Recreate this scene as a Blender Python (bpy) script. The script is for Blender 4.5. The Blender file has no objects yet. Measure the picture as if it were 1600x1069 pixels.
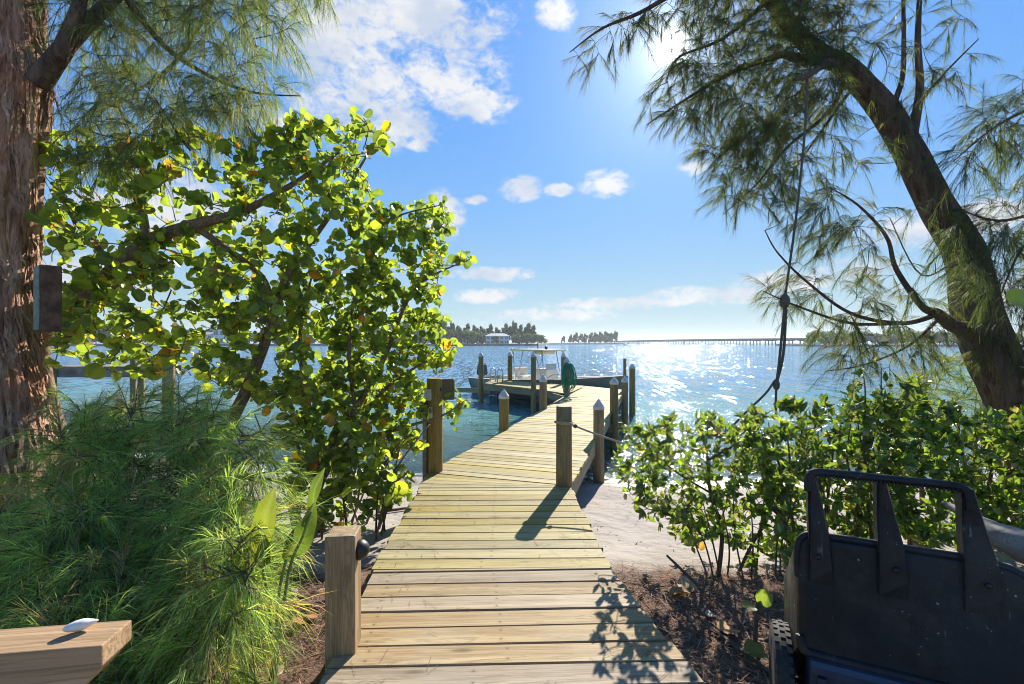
import bpy, math, random
import numpy as np
from mathutils import Vector, noise as mnoise

rng = np.random.default_rng(7)
random.seed(7)
scene = bpy.context.scene
COL = scene.collection

# ------------------------------------------------------------------ camera, sky, sun, exposure
F = 720.0            # focal length in photo pixels (photo is 1600 wide)
H = 1.5              # eye height above the boardwalk
CX, CY = 800.0, 534.5
cam_d = bpy.data.cameras.new('camera'); cam = bpy.data.objects.new('camera', cam_d); COL.objects.link(cam)
cam.location = (0, 0, H); cam.rotation_euler = (math.radians(90), 0, 0)
cam_d.sensor_width = 36.0; cam_d.lens = 36.0 * F / 1600.0
cam_d.clip_start = 0.05; cam_d.clip_end = 20000
scene.camera = cam
SUN_DIR = Vector((250, 720, 462)).normalized()
SUN_EL = math.asin(SUN_DIR.z); SUN_AZ = math.atan2(SUN_DIR.x, SUN_DIR.y)
sl = bpy.data.lights.new('sun', 'SUN'); so = bpy.data.objects.new('sun', sl); COL.objects.link(so)
so.rotation_euler = SUN_DIR.to_track_quat('Z', 'Y').to_euler()
sl.energy = 3.1; sl.angle = math.radians(0.55); sl.color = (1.0, 0.93, 0.80)
scene.view_settings.view_transform = 'Standard'; scene.view_settings.look = 'None'
scene.view_settings.exposure = 1.75; scene.view_settings.gamma = 1.0
scene.cycles.use_denoising = True; scene.cycles.denoising_prefilter = 'FAST'; scene.cycles.filter_width = 1.05
scene.cycles.max_bounces = 8; scene.cycles.transparent_max_bounces = 16
scene.cycles.diffuse_bounces = 4; scene.cycles.glossy_bounces = 3
scene.cycles.caustics_reflective = False; scene.cycles.caustics_refractive = False
scene.cycles.sample_clamp_indirect = 6.0

class NT:
    """small helper round a node tree"""
    def __init__(s, tree): s.t = tree; s.n = tree.nodes; s.l = tree.links
    def node(s, typ, **kw):
        n = s.n.new(typ)
        for k, v in kw.items(): setattr(n, k, v)
        return n
    def put(s, sock, v):
        if isinstance(v, bpy.types.NodeSocket): s.l.new(v, sock)
        elif v is not None: sock.default_value = v
    def math(s, op, a, b=None, c=None, clamp=False):
        n = s.node('ShaderNodeMath', operation=op, use_clamp=clamp)
        for i, v in enumerate((a, b, c)): s.put(n.inputs[i], v)
        return n.outputs[0]
    def vmath(s, op, a, b=None):
        n = s.node('ShaderNodeVectorMath', operation=op)
        s.put(n.inputs[0], a); s.put(n.inputs[1], b)
        return n.outputs['Value'] if op in ('DOT_PRODUCT', 'LENGTH', 'DISTANCE') else n.outputs[0]
    def vscale(s, vec, k):
        n = s.node('ShaderNodeVectorMath', operation='SCALE'); s.put(n.inputs[0], vec); s.put(n.inputs['Scale'], k); return n.outputs[0]
    def noise(s, vec, scale=1.0, detail=3.0, rough=0.55, dist=0.0):
        n = s.node('ShaderNodeTexNoise'); s.put(n.inputs['Vector'], vec)
        n.inputs['Scale'].default_value = scale; n.inputs['Detail'].default_value = detail
        n.inputs['Roughness'].default_value = rough; n.inputs['Distortion'].default_value = dist
        return n.outputs['Fac']
    def map(s, v, a, b, c=0.0, d=1.0, smooth=True):
        n = s.node('ShaderNodeMapRange', interpolation_type='SMOOTHSTEP' if smooth else 'LINEAR')
        s.put(n.inputs['Value'], v)
        for k, x in zip(('From Min', 'From Max', 'To Min', 'To Max'), (a, b, c, d)): n.inputs[k].default_value = x
        return n.outputs['Result']
    def mix(s, f, a, b, blend='MIX'):
        n = s.node('ShaderNodeMix', data_type='RGBA', blend_type=blend)
        s.put(n.inputs['Factor'], f)
        for i, v in ((6, a), (7, b)):
            if isinstance(v, tuple) and len(v) == 3: v = (*v, 1)
            s.put(n.inputs[i], v)
        return n.outputs[2]
    def scale(s, vec, xyz): return s.vmath('MULTIPLY', vec, xyz)
    def bump(s, h, strength=0.4, dist=0.01, normal=None):
        n = s.node('ShaderNodeBump'); s.put(n.inputs['Height'], h)
        n.inputs['Strength'].default_value = strength; n.inputs['Distance'].default_value = dist
        if normal is not None: s.put(n.inputs['Normal'], normal)
        return n.outputs['Normal']

world = bpy.data.worlds.new('World'); scene.world = world; world.use_nodes = True
w = NT(world.node_tree); w.n.clear()
sky = w.node('ShaderNodeTexSky'); sky.sky_type = 'NISHITA'; sky.sun_disc = False
sky.sun_elevation = SUN_EL; sky.sun_rotation = SUN_AZ
sky.air_density = 1.0; sky.dust_density = 0.0; sky.ozone_density = 2.0; sky.altitude = 0
WS = 0.114
tc = w.node('ShaderNodeTexCoord'); dirv = w.vmath('NORMALIZE', tc.outputs['Generated'])
sep = w.node('ShaderNodeSeparateXYZ'); w.put(sep.inputs[0], dirv)
az = w.math('ARCTAN2', sep.outputs[0], sep.outputs[1]); el = w.math('ARCSINE', sep.outputs[2])
def px_azel(px, py):
    v = Vector(((px - CX) / F, 1.0, -(py - CY) / F)).normalized()
    return math.atan2(v.x, v.y), math.asin(v.z)
CLOUDS = [(530, 60, 130, 115), (640, 15, 160, 85), (705, 110, 88, 90), (745, 160, 62, 38), (560, 150, 130, 85), (625, 190, 82, 42),
          (655, 225, 22, 14), (690, 338, 36, 40), (814, 295, 34, 21), (872, 297, 24, 11), (945, 287, 42, 22), (742, 312, 20, 8),
          (770, 429, 72, 12), (762, 462, 58, 13), (868, 18, 32, 38), (1082, 262, 24, 15), (1412, 362, 95, 36),
          (980, 474, 150, 11), (1130, 460, 130, 17), (1240, 442, 100, 22), (1540, 340, 80, 30), (430, 190, 45, 22),
          (1330, 420, 80, 24), (1590, 460, 90, 26), (860, 492, 110, 12), (300, 330, 160, 60), (150, 430, 120, 50)]
dens = None
for (px, py, rx, ry) in CLOUDS:
    a0, e0 = px_azel(px, py)
    a1, _ = px_azel(px + rx, py); _, e1 = px_azel(px, py - ry)
    ra, re = abs(a1 - a0), abs(e1 - e0)
    q = w.math('ADD', w.math('POWER', w.math('MULTIPLY', w.math('SUBTRACT', az, a0), 1 / ra), 2.0),
               w.math('POWER', w.math('MULTIPLY', w.math('SUBTRACT', el, e0), 1 / re), 2.0))
    m = w.math('SUBTRACT', 1.0, w.math('SQRT', q))
    dens = m if dens is None else w.math('MAXIMUM', dens, m)
cvec = w.scale(dirv, (1, 1, 1.7))
fb = w.math('ADD', w.math('MULTIPLY', w.noise(cvec, 11.0, 6.0, 0.60, 0.25), 0.5), w.math('MULTIPLY', w.noise(cvec, 34.0, 6.0, 0.62, 0.4), 0.5))
# the rest of the sky (sides and behind) carries the same scattered cumulus
side = w.map(w.math('ABSOLUTE', az), 0.95, 1.25)
big = w.math('MULTIPLY', w.map(w.noise(cvec, 3.2, 3.0), 0.52, 0.72, -1.0, 0.8), 1.0)
big = w.math('SUBTRACT', w.math('MULTIPLY', w.math('ADD', big, 1.0), side), 1.0)
dens = w.math('MAXIMUM', dens, big)
cl = w.map(w.math('ADD', dens, w.math('MULTIPLY', w.math('SUBTRACT', fb, 0.515), 4.6)), -0.3, 0.75)
cl = w.math('MULTIPLY', cl, w.map(dens, -0.25, 0.10))
cl = w.math('MULTIPLY', cl, 0.93)
hs = w.node('ShaderNodeHueSaturation'); w.put(hs.inputs['Color'], sky.outputs[0])
hs.inputs['Saturation'].default_value = 1.2; hs.inputs['Value'].default_value = 1.0
# cloud tone: sunlit white with faint grey-blue inside
inner = w.noise(cvec, 9.0, 6.0, 0.6)
ccol = w.mix(w.map(inner, 0.35, 0.65), (1.6, 1.78, 2.1), (2.4, 2.39, 2.36))
skyc = w.vmath('MULTIPLY', hs.outputs[0], (0.93, 1.13, 1.28))
lum = w.vmath('DOT_PRODUCT', skyc, (0.3, 0.5, 0.2))
skyc = w.vscale(skyc, w.math('DIVIDE', 1.0, w.math('ADD', 1.0, w.math('MULTIPLY', lum, 0.6))))
skyc = w.mix(w.math('MULTIPLY', w.math('EXPONENT', w.math('MULTIPLY', w.math('MAXIMUM', el, 0.0), -6.5)), 0.80), skyc, (1.45, 1.95, 2.35))
col = w.mix(cl, skyc, ccol)
sun_v = w.node('ShaderNodeCombineXYZ')
for i in range(3): sun_v.inputs[i].default_value = SUN_DIR[i]
ang = w.math('ARCCOSINE', w.math('MINIMUM', w.vmath('DOT_PRODUCT', dirv, sun_v.outputs[0]), 0.999999))
aur = w.math('ADD', w.math('MULTIPLY', w.math('EXPONENT', w.math('MULTIPLY', ang, -9.5)), 2.4),
             w.math('MULTIPLY', w.math('EXPONENT', w.math('MULTIPLY', ang, -105.0)), 45.0))
aurc = w.node('ShaderNodeCombineXYZ'); w.put(aurc.inputs[0], aur); w.put(aurc.inputs[1], w.math('MULTIPLY', aur, 0.97)); w.put(aurc.inputs[2], w.math('MULTIPLY', aur, 0.9))
col = w.vmath('ADD', col, aurc.outputs[0])
bg = w.node('ShaderNodeBackground'); w.put(bg.inputs['Color'], col); bg.inputs['Strength'].default_value = WS
wo = w.node('ShaderNodeOutputWorld'); w.l.new(bg.outputs[0], wo.inputs['Surface'])

# ------------------------------------------------------------------ helpers
def P(px, py, d): return np.array([(px - CX) / F * d, d, H - (py - CY) / F * d])
def G(px, py, z=0.0):
    d = (H - z) * F / (py - CY); return np.array([(px - CX) / F * d, d, z])
def unit(v):
    v = np.asarray(v, float); n = np.linalg.norm(v, axis=-1, keepdims=True); return v / np.maximum(n, 1e-9)

class MB:
    """collects polygons for ONE mesh object"""
    def __init__(s): s.v = []; s.nv = 0; s.f = []; s.c = []
    def add(s, verts, faces, col=None):
        verts = np.asarray(verts, float).reshape(-1, 3); b = s.nv
        s.v.append(verts); s.nv += len(verts)
        for f in faces: s.f.append([i + b for i in f])
        if col is not None:
            c = np.asarray(col, float)
            if c.ndim == 1: c = np.tile(c, (len(verts), 1))
            s.c.append(c)
        return s
    def box(s, size, c=(0, 0, 0), R=None, bev=0.0, taper=1.0):
        x, y, z = [k / 2 for k in size]; c = np.asarray(c, float)
        if bev <= 0:
            v = np.array([[a * x, b * y, d * z] for d in (-1, 1) for b in (-1, 1) for a in (-1, 1)])
            v[4:, :2] *= taper
            f = [(0, 2, 3, 1), (4, 5, 7, 6), (0, 1, 5, 4), (2, 6, 7, 3), (0, 4, 6, 2), (1, 3, 7, 5)]
        else:
            # chamfered box : 24 verts
            v = []; idx = {}
            for d in (-1, 1):
                for b in (-1, 1):
                    for a in (-1, 1):
                        for k in range(3):
                            p = [a * x, b * y, d * z]
                            for j in range(3):
                                if j != k: p[j] -= (a, b, d)[j] * bev
                            idx[(a, b, d, k)] = len(v); v.append(p)
            v = np.array(v); v[v[:, 2] > 0, :2] *= taper; f = []
            S = (-1, 1)
            def q(l): f.append(l)
            for a in S: q([idx[(a, b, d, 0)] for b, d in ((-1, -1), (1, -1), (1, 1), (-1, 1))][::a])
            for b in S: q([idx[(a, b, d, 1)] for a, d in ((-1, -1), (1, -1), (1, 1), (-1, 1))][::-b])
            for d in S: q([idx[(a, b, d, 2)] for a, b in ((-1, -1), (1, -1), (1, 1), (-1, 1))][::d])
            for a in S:
                for b in S: q([idx[(a, b, -1, 0)], idx[(a, b, 1, 0)], idx[(a, b, 1, 1)], idx[(a, b, -1, 1)]][::-a * b])
                for d in S: q([idx[(a, -1, d, 0)], idx[(a, 1, d, 0)], idx[(a, 1, d, 2)], idx[(a, -1, d, 2)]][::a * d])
            for b in S:
                for d in S: q([idx[(-1, b, d, 1)], idx[(1, b, d, 1)], idx[(1, b, d, 2)], idx[(-1, b, d, 2)]][::-b * d])
            for a in S:
                for b in S:
                    for d in S: q([idx[(a, b, d, 0)], idx[(a, b, d, 1)], idx[(a, b, d, 2)]][::a * b * d])
        if R is not None: v = v @ np.asarray(R).T
        return s.add(v + c, f)
    def tube(s, pts, radii, sides=8, cap=True, col=None, twist=None):
        pts = np.asarray(pts, float); n = len(pts)
        r = np.full(n, radii, float) if np.isscalar(radii) else np.asarray(radii, float)
        t = np.gradient(pts, axis=0) if n > 1 else np.array([[0, 0, 1.]])
        t = unit(t)
        up = np.array([0.13, 0.31, 0.94]) if abs(t[0] @ np.array([0.13, 0.31, 0.94])) < .9 else np.array([1., 0.1, 0])
        u = unit(np.cross(t[0], up)); a = np.linspace(0, 2 * np.pi, sides, endpoint=False)
        V = np.empty((n, sides, 3))
        for i in range(n):
            u = unit(u - t[i] * (u @ t[i])); w_ = np.cross(t[i], u)
            V[i] = pts[i] + r[i] * (np.cos(a)[:, None] * u + np.sin(a)[:, None] * w_)
        f = []
        for i in range(n - 1):
            for k in range(sides):
                k2 = (k + 1) % sides
                f.append((i * sides + k, i * sides + k2, (i + 1) * sides + k2, (i + 1) * sides + k))
        if cap: f.append(tuple(range(sides))[::-1]); f.append(tuple((n - 1) * sides + k for k in range(sides)))
        return s.add(V.reshape(-1, 3), f, col)
    def prism(s, poly, z0, z1):
        n = len(poly); v = [(p[0], p[1], z0) for p in poly] + [(p[0], p[1], z1) for p in poly]
        f = [tuple(range(n))[::-1], tuple(range(n, 2 * n))] + [(i, (i + 1) % n, n + (i + 1) % n, n + i) for i in range(n)]
        return s.add(v, f)
    def lathe(s, prof, c=(0, 0, 0), sides=16, R=None):
        a = np.linspace(0, 2 * np.pi, sides, endpoint=False); V = []
        for r, z in prof:
            V.append(np.stack([r * np.cos(a), r * np.sin(a), np.full(sides, z)], 1))
        V = np.concatenate(V)
        if R is not None: V = V @ np.asarray(R).T
        f = []; n = len(prof)
        for i in range(n - 1):
            for k in range(sides):
                k2 = (k + 1) % sides; f.append((i * sides + k, i * sides + k2, (i + 1) * sides + k2, (i + 1) * sides + k))
        f.append(tuple(range(sides))[::-1]); f.append(tuple((n - 1) * sides + k for k in range(sides)))
        return s.add(V + np.asarray(c, float), f)
    def mesh(s, name, smooth=False):
        me = bpy.data.meshes.new(name)
        V = np.concatenate(s.v) if s.v else np.zeros((0, 3))
        lens = np.array([len(f) for f in s.f], np.int32)
        loops = np.array([i for f in s.f for i in f], np.int32)
        fill_mesh(me, V, loops, lens, smooth)
        if s.c: set_tint(me, np.concatenate(s.c))
        return me
def fill_mesh(me, V, loops, lens, smooth=False):
    me.vertices.add(len(V)); me.vertices.foreach_set('co', np.asarray(V, np.float32).ravel())
    me.loops.add(len(loops)); me.loops.foreach_set('vertex_index', np.asarray(loops, np.int32))
    me.polygons.add(len(lens)); st = np.concatenate([[0], np.cumsum(lens)[:-1]]).astype(np.int32)
    me.polygons.foreach_set('loop_start', st)
    me.polygons.foreach_set('use_smooth', np.full(len(lens), smooth, bool))
    me.update(calc_edges=True); me.validate()
def set_tint(me, C):
    at = me.color_attributes.new('tint', 'FLOAT_COLOR', 'POINT')
    C = np.asarray(C, np.float32)
    if C.shape[1] == 3: C = np.concatenate([C, np.ones((len(C), 1), np.float32)], 1)
    at.data.foreach_set('color', C.ravel())
def tag(o, label=None, cat=None, group=None, kind=None):
    if label: o['label'] = label
    if cat: o['category'] = cat
    if group: o['group'] = group
    if kind: o['kind'] = kind
    return o
def thing(name, loc, label, cat, group=None):
    o = bpy.data.objects.new(name, None); COL.objects.link(o); o.location = tuple(loc); o.empty_display_size = 0.1
    return tag(o, label, cat, group)
def put(name, me, mat, parent=None, loc=None, rot=None):
    """mesh in local coordinates at loc; mesh in world coordinates when loc is None"""
    o = bpy.data.objects.new(name, me); COL.objects.link(o)
    if mat is not None and not me.materials: me.materials.append(mat)
    base = Vector((0, 0, 0)); 
    q = parent
    while q is not None: base += q.location; q = q.parent
    o.location = Vector(loc if loc is not None else (0, 0, 0)) - base
    if rot is not None: o.rotation_euler = rot
    o.parent = parent
    return o
def part(name, mb, mat, parent=None, smooth=False): return put(name, mb.mesh(name, smooth), mat, parent)
def copy_tree(o, parent=None):
    c = o.copy(); COL.objects.link(c); c.parent = parent
    for ch in list(o.children): copy_tree(ch, c)
    return c
def fbm(p, s=1.0, o=3):
    return mnoise.fractal(Vector(p) * s, 0.9, 2.0, o)

# ------------------------------------------------------------------ materials
def material(name):
    m = bpy.data.materials.new(name); m.use_nodes = True
    t = NT(m.node_tree); b = t.n['Principled BSDF']
    return m, t, b
def plain(name, col, rough=0.6, metal=0.0, var=0.12, nscale=9.0, bump=0.0, spec=0.5):
    m, t, b = material(name)
    oc = t.node('ShaderNodeTexCoord').outputs['Object']
    n = t.noise(oc, nscale, 4.0)
    v = t.map(n, 0.25, 0.75, 1 - var, 1 + var)
    t.put(b.inputs['Base Color'], t.vscale(tuple(col), v)); b.inputs['Roughness'].default_value = rough; b.inputs['Metallic'].default_value = metal
    b.inputs['Specular IOR Level'].default_value = spec
    if bump: t.put(b.inputs['Normal'], t.bump(t.noise(oc, nscale * 6, 4.0), bump, 0.004))
    return m
def wood(name, light, dark, axis=0, grey=(0.3, 0.28, 0.25), greyamt=0.15, rough=0.72, tintvar=0.2, knots=True, screws=False, green=0.0, coarse=1.0):
    m, t, b = material(name)
    oc = t.node('ShaderNodeTexCoord').outputs['Object']
    rnd = t.node('ShaderNodeObjectInfo').outputs['Random']
    off = t.node('ShaderNodeCombineXYZ')
    for i, k in enumerate((37.0, 11.3, 5.7)): t.put(off.inputs[i], t.math('MULTIPLY', rnd, k))
    v = t.vmath('ADD', oc, off.outputs[0])
    def st(a, c): s = [c, c, c]; s[axis] = a; return tuple(s)
    wob = t.noise(t.scale(v, st(1.3, 5.0)), 1.0, 2.0)
    g1 = t.noise(t.scale(v, st(0.7 * coarse, 16.0 * coarse)), 1.0, 5.0, 0.6, 0.6)
    g2 = t.noise(t.scale(v, st(2.5, 110.0 * coarse)), 1.0, 3.0, 0.6)
    rings = t.math('SINE', t.math('ADD', t.math('MULTIPLY', g1, 55.0), t.math('MULTIPLY', wob, 14.0)))
    c = t.mix(t.map(g1, 0.3, 0.72), (*light, 1), (*dark, 1))
    c = t.mix(t.math('MULTIPLY', t.map(rings, 0.1, 1.0), 0.55), c, (*[k * 0.62 for k in dark], 1))
    c = t.mix(t.math('MULTIPLY', t.map(g2, 0.45, 0.72), 0.45), c, (*[k * 0.5 for k in dark], 1))
    if knots:
        vo = t.node('ShaderNodeTexVoronoi'); t.put(vo.inputs['Vector'], t.scale(v, st(2.1, 7.5))); vo.inputs['Scale'].default_value = 1.0
        kn = t.map(vo.outputs['Distance'], 0.16, 0.05)
        c = t.mix(t.math('MULTIPLY', kn, 0.75), c, (*[k * 0.32 for k in dark], 1))
    big = t.noise(v, 1.7, 4.0)
    c = t.mix(t.math('MULTIPLY', t.map(big, 0.42, 0.7), greyamt * 2.2), c, (*grey, 1))
    if green: c = t.mix(t.math('MULTIPLY', t.map(t.noise(v, 3.1, 5.0), 0.45, 0.7), green), c, (0.10, 0.13, 0.045, 1))
    if screws:
        sp_ = t.node('ShaderNodeSeparateXYZ'); t.put(sp_.inputs[0], oc)
        xa = t.math('ABSOLUTE', sp_.outputs[0]); ya = t.math('ABSOLUTE', t.math('SUBTRACT', t.math('ABSOLUTE', sp_.outputs[1]), 0.036))
        dx = t.math('MINIMUM', t.math('ABSOLUTE', t.math('SUBTRACT', xa, 0.67)), xa)
        dd_ = t.math('SQRT', t.math('ADD', t.math('MULTIPLY', dx, dx), t.math('MULTIPLY', ya, ya)))
        c = t.mix(t.math('MULTIPLY', t.map(dd_, 0.022, 0.004), 0.25), c, (0.06, 0.045, 0.03, 1))
        c = t.mix(t.math('MULTIPLY', t.map(dd_, 0.0060, 0.0035), 0.75), c, (0.05, 0.04, 0.032, 1))
        st_n = t.map(t.noise(t.vmath('ADD', v, (3.1, 7.7, 1.3)), 2.6, 5.0, .7), 0.60, 0.72)
        c = t.mix(t.math('MULTIPLY', st_n, 0.45), c, (*[k * 0.55 for k in dark], 1))
        ed = t.map(t.math('ABSOLUTE', sp_.outputs[1]), 0.055, 0.07)
        c = t.mix(t.math('MULTIPLY', ed, t.map(g2, .4, .6, .1, .5)), c, (*[k * 0.5 for k in dark], 1))
    hsn = t.node('ShaderNodeHueSaturation'); t.put(hsn.inputs['Color'], c)
    t.put(hsn.inputs['Value'], t.map(rnd, 0, 1, 1 - tintvar, 1 + tintvar, smooth=False))
    t.put(hsn.inputs['Saturation'], t.map(t.math('FRACT', t.math('MULTIPLY', rnd, 7.31)), 0, 1, 0.75, 1.15, smooth=False))
    t.put(b.inputs['Base Color'], hsn.outputs[0]); b.inputs['Roughness'].default_value = rough
    b.inputs['Specular IOR Level'].default_value = 0.25
    t.put(b.inputs['Normal'], t.bump(t.math('ADD', t.math('MULTIPLY', g2, 0.5), t.math('MULTIPLY', g1, 1.0)), 0.5, 0.004))
    return m
def leafy(name, base=None, trans=0.5, rough=0.45, gain=1.0, spec=0.4, vary=True):
    """leaf colour comes from the 'tint' attribute (each leaf has its own colour)"""
    m, t, b = material(name)
    if base is None:
        a = t.node('ShaderNodeVertexColor'); a.layer_name = 'tint'; c = a.outputs['Color']
    else: c = t.mix(0.0, (*base, 1), (*base, 1))
    if vary:
        oc = t.node('ShaderNodeTexCoord').outputs['Object']
        c = t.mix(t.map(t.noise(oc, 24.0, 3.0), 0.4, 0.75, 0.0, 0.35), c, (0.10, 0.09, 0.02, 1))
    t.put(b.inputs['Base Color'], c); b.inputs['Roughness'].default_value = rough
    b.inputs['Specular IOR Level'].default_value = spec
    tr = t.node('ShaderNodeBsdfTranslucent')
    g = t.vmath('MULTIPLY', c, (1.5 * gain, 1.35 * gain, 0.6 * gain)); t.put(tr.inputs['Color'], g)
    ms = t.node('ShaderNodeMixShader'); ms.inputs[0].default_value = trans
    t.l.new(b.outputs[0], ms.inputs[1]); t.l.new(tr.outputs[0], ms.inputs[2])
    t.l.new(ms.outputs[0], t.n['Material Output'].inputs['Surface'])
    return m
def veined(name, src, nv=7.0, k=.9):
    """leaf material for single leaves: midrib and side veins follow each leaf's own axes"""
    m = src.copy(); m.name = name; t = NT(m.node_tree); b = t.n['Principled BSDF']
    oc = t.node('ShaderNodeTexCoord').outputs['Object']; sx = t.node('ShaderNodeSeparateXYZ'); t.put(sx.inputs[0], oc)
    ax = t.math('ABSOLUTE', sx.outputs[0])
    vn = t.map(t.math('SINE', t.math('MULTIPLY', t.math('SUBTRACT', sx.outputs[1], t.math('MULTIPLY', ax, k)), 6.283 * nv)), .72, 1.0)
    vn = t.math('MAXIMUM', t.math('MULTIPLY', vn, .45), t.map(ax, .03, .012))
    for sock in (b.inputs['Base Color'], t.n['Translucent BSDF'].inputs['Color']):
        src_s = sock.links[0].from_socket
        t.put(sock, t.mix(t.math('MULTIPLY', vn, .55), src_s, (.34, .36, .10, 1)))
    spot = t.math('MULTIPLY', t.map(t.noise(oc, 5.0, 4.0, .7), .62, .72), .6)
    sock = b.inputs['Base Color']; t.put(sock, t.mix(spot, sock.links[0].from_socket, (.16, .09, .03, 1)))
    return m
def bark(name, c1, c2, c3, axis_scale=(9, 9, 1.4), red=None):
    m, t, b = material(name)
    oc = t.node('ShaderNodeTexCoord').outputs['Object']
    v = t.scale(oc, axis_scale)
    n1 = t.noise(v, 1.6, 6.0, 0.65, 0.8); n2 = t.noise(v, 6.0, 5.0, 0.6); n3 = t.noise(oc, 1.6, 3.0)
    c = t.mix(t.map(n1, 0.3, 0.68), (*c1, 1), (*c2, 1))
    c = t.mix(t.math('MULTIPLY', t.map(n2, 0.52, 0.7), 0.7), c, (*c3, 1))
    if red: c = t.mix(t.math('MULTIPLY', t.map(n3, 0.5, 0.68), 0.55), c, (*red, 1))
    t.put(b.inputs['Base Color'], c); b.inputs['Roughness'].default_value = 0.9; b.inputs['Specular IOR Level'].default_value = 0.15
    t.put(b.inputs['Normal'], t.bump(t.math('ADD', n1, t.math('MULTIPLY', n2, 0.4)), 0.9, 0.03))
    return m

M = {}
M['deck_grey'] = wood('weathered_deck_wood', (0.39, 0.30, 0.18), (0.245, 0.165, 0.085), grey=(0.34, 0.285, 0.205), greyamt=0.18, screws=True)
M['deck_new'] = wood('treated_pine_deck_wood', (0.41, 0.328, 0.112), (0.28, 0.21, 0.058), grey=(0.33, 0.28, 0.135), greyamt=0.15, green=0.14, screws=True)
M['beam'] = wood('treated_beam_wood', (0.30, 0.26, 0.14), (0.17, 0.14, 0.07), greyamt=0.2, tintvar=0.1)
M['post_wood'] = wood('piling_wood', (0.34, 0.255, 0.105), (0.19, 0.13, 0.048), axis=2, greyamt=0.08, green=0.35, tintvar=0.12, knots=True)
M['square_wood'] = wood('square_post_wood', (0.46, 0.278, 0.085), (0.26, 0.143, 0.04), axis=2, greyamt=0.03, tintvar=0.08)
M['rail_wood'] = wood('rail_wood', (0.50, 0.315, 0.15), (0.33, 0.18, 0.07), axis=0, greyamt=0.04, tintvar=0.05)
M['old_wood'] = wood('old_grey_wood', (0.30, 0.26, 0.21), (0.15, 0.12, 0.09), axis=0, greyamt=0.5, tintvar=0.12)
M['cap_white'] = plain('white_cap_plastic', (0.52, 0.52, 0.51), 0.6, var=0.25, nscale=16)
M['black_plastic'] = plain('black_plastic', (0.015, 0.016, 0.018), 0.45)
M['grey_plastic'] = plain('grey_box_plastic', (0.45, 0.46, 0.46), 0.5)
M['dark_metal'] = plain('dark_bronze_metal', (0.03, 0.027, 0.025), 0.45, 0.4)
M['steel'] = plain('stainless_steel', (0.55, 0.57, 0.6), 0.25, 1.0, var=0.05)
M['rope'] = plain('weathered_rope', (0.36, 0.31, 0.24), 0.9, var=0.3, nscale=60, bump=0.6)
M['dark_rope'] = plain('dark_weathered_rope', (0.10, 0.09, 0.07), 0.9, var=0.3, nscale=60, bump=0.6)
M['hose'] = plain('green_hose', (0.01, 0.20, 0.12), 0.4)
M['shell'] = plain('white_shell', (0.75, 0.71, 0.65), 0.4, var=0.12, nscale=40)
M['gel'] = plain('cream_gelcoat', (0.68, 0.64, 0.55), 0.3, var=0.04)
M['hull_grey'] = plain('grey_green_hull', (0.16, 0.20, 0.17), 0.35, var=0.08)
M['navy'] = plain('navy_cover', (0.02, 0.03, 0.07), 0.6)
M['canvas'] = plain('pale_canvas', (0.60, 0.57, 0.44), 0.8)
M['concrete'] = plain('bridge_concrete', (0.17, 0.17, 0.175), 0.85)
M['wall_white'] = plain('white_stucco', (0.72, 0.71, 0.68), 0.8)
M['roof_grey'] = plain('grey_roof', (0.34, 0.36, 0.38), 0.7)
M['glass_dark'] = plain('window_glass', (0.03, 0.05, 0.06), 0.08)
M['leaf'] = leafy('round_leaf', trans=0.55, rough=0.38, gain=1.85)
M['leaf_single'] = veined('round_leaf_veined', M['leaf'])
M['paddle'] = veined('paddle_leaf_veined', M['leaf'], 16.0, .7)
M['shrub_leaf'] = leafy('shrub_leaf', trans=0.45, rough=0.33, gain=1.6, spec=0.5)
M['needle'] = leafy('casuarina_needle', trans=0.5, rough=0.5, gain=1.7, vary=False, spec=0.2)
M['far_leaf'] = leafy('far_foliage', trans=0.25, rough=0.8, vary=False, spec=0.1)
M['dead'] = leafy('dead_leaf', trans=0.12, rough=0.8)
M['litter'] = leafy('dry_needle_litter', trans=0.1, rough=0.9, vary=False, spec=0.1)
M['bark_big'] = bark('fibrous_bark', (0.23, 0.115, 0.075), (0.60, 0.40, 0.30), (0.055, 0.026, 0.018), (10, 10, 2.4), red=(0.50, 0.21, 0.11))
M['bark_dark'] = bark('dark_bark', (0.06, 0.045, 0.036), (0.16, 0.12, 0.09), (0.025, 0.02, 0.017))
M['bark_twig'] = bark('twig_bark', (0.12, 0.085, 0.06), (0.24, 0.18, 0.13), (0.06, 0.045, 0.03), (30, 30, 12))
M['bark_grape'] = bark('smooth_bark', (0.15, 0.10, 0.07), (0.30, 0.22, 0.16), (0.05, 0.035, 0.025), (14, 14, 6))
M['driftwood'] = wood('driftwood', (0.42, 0.38, 0.34), (0.22, 0.19, 0.165), axis=0, greyamt=0.5, knots=False)

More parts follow.
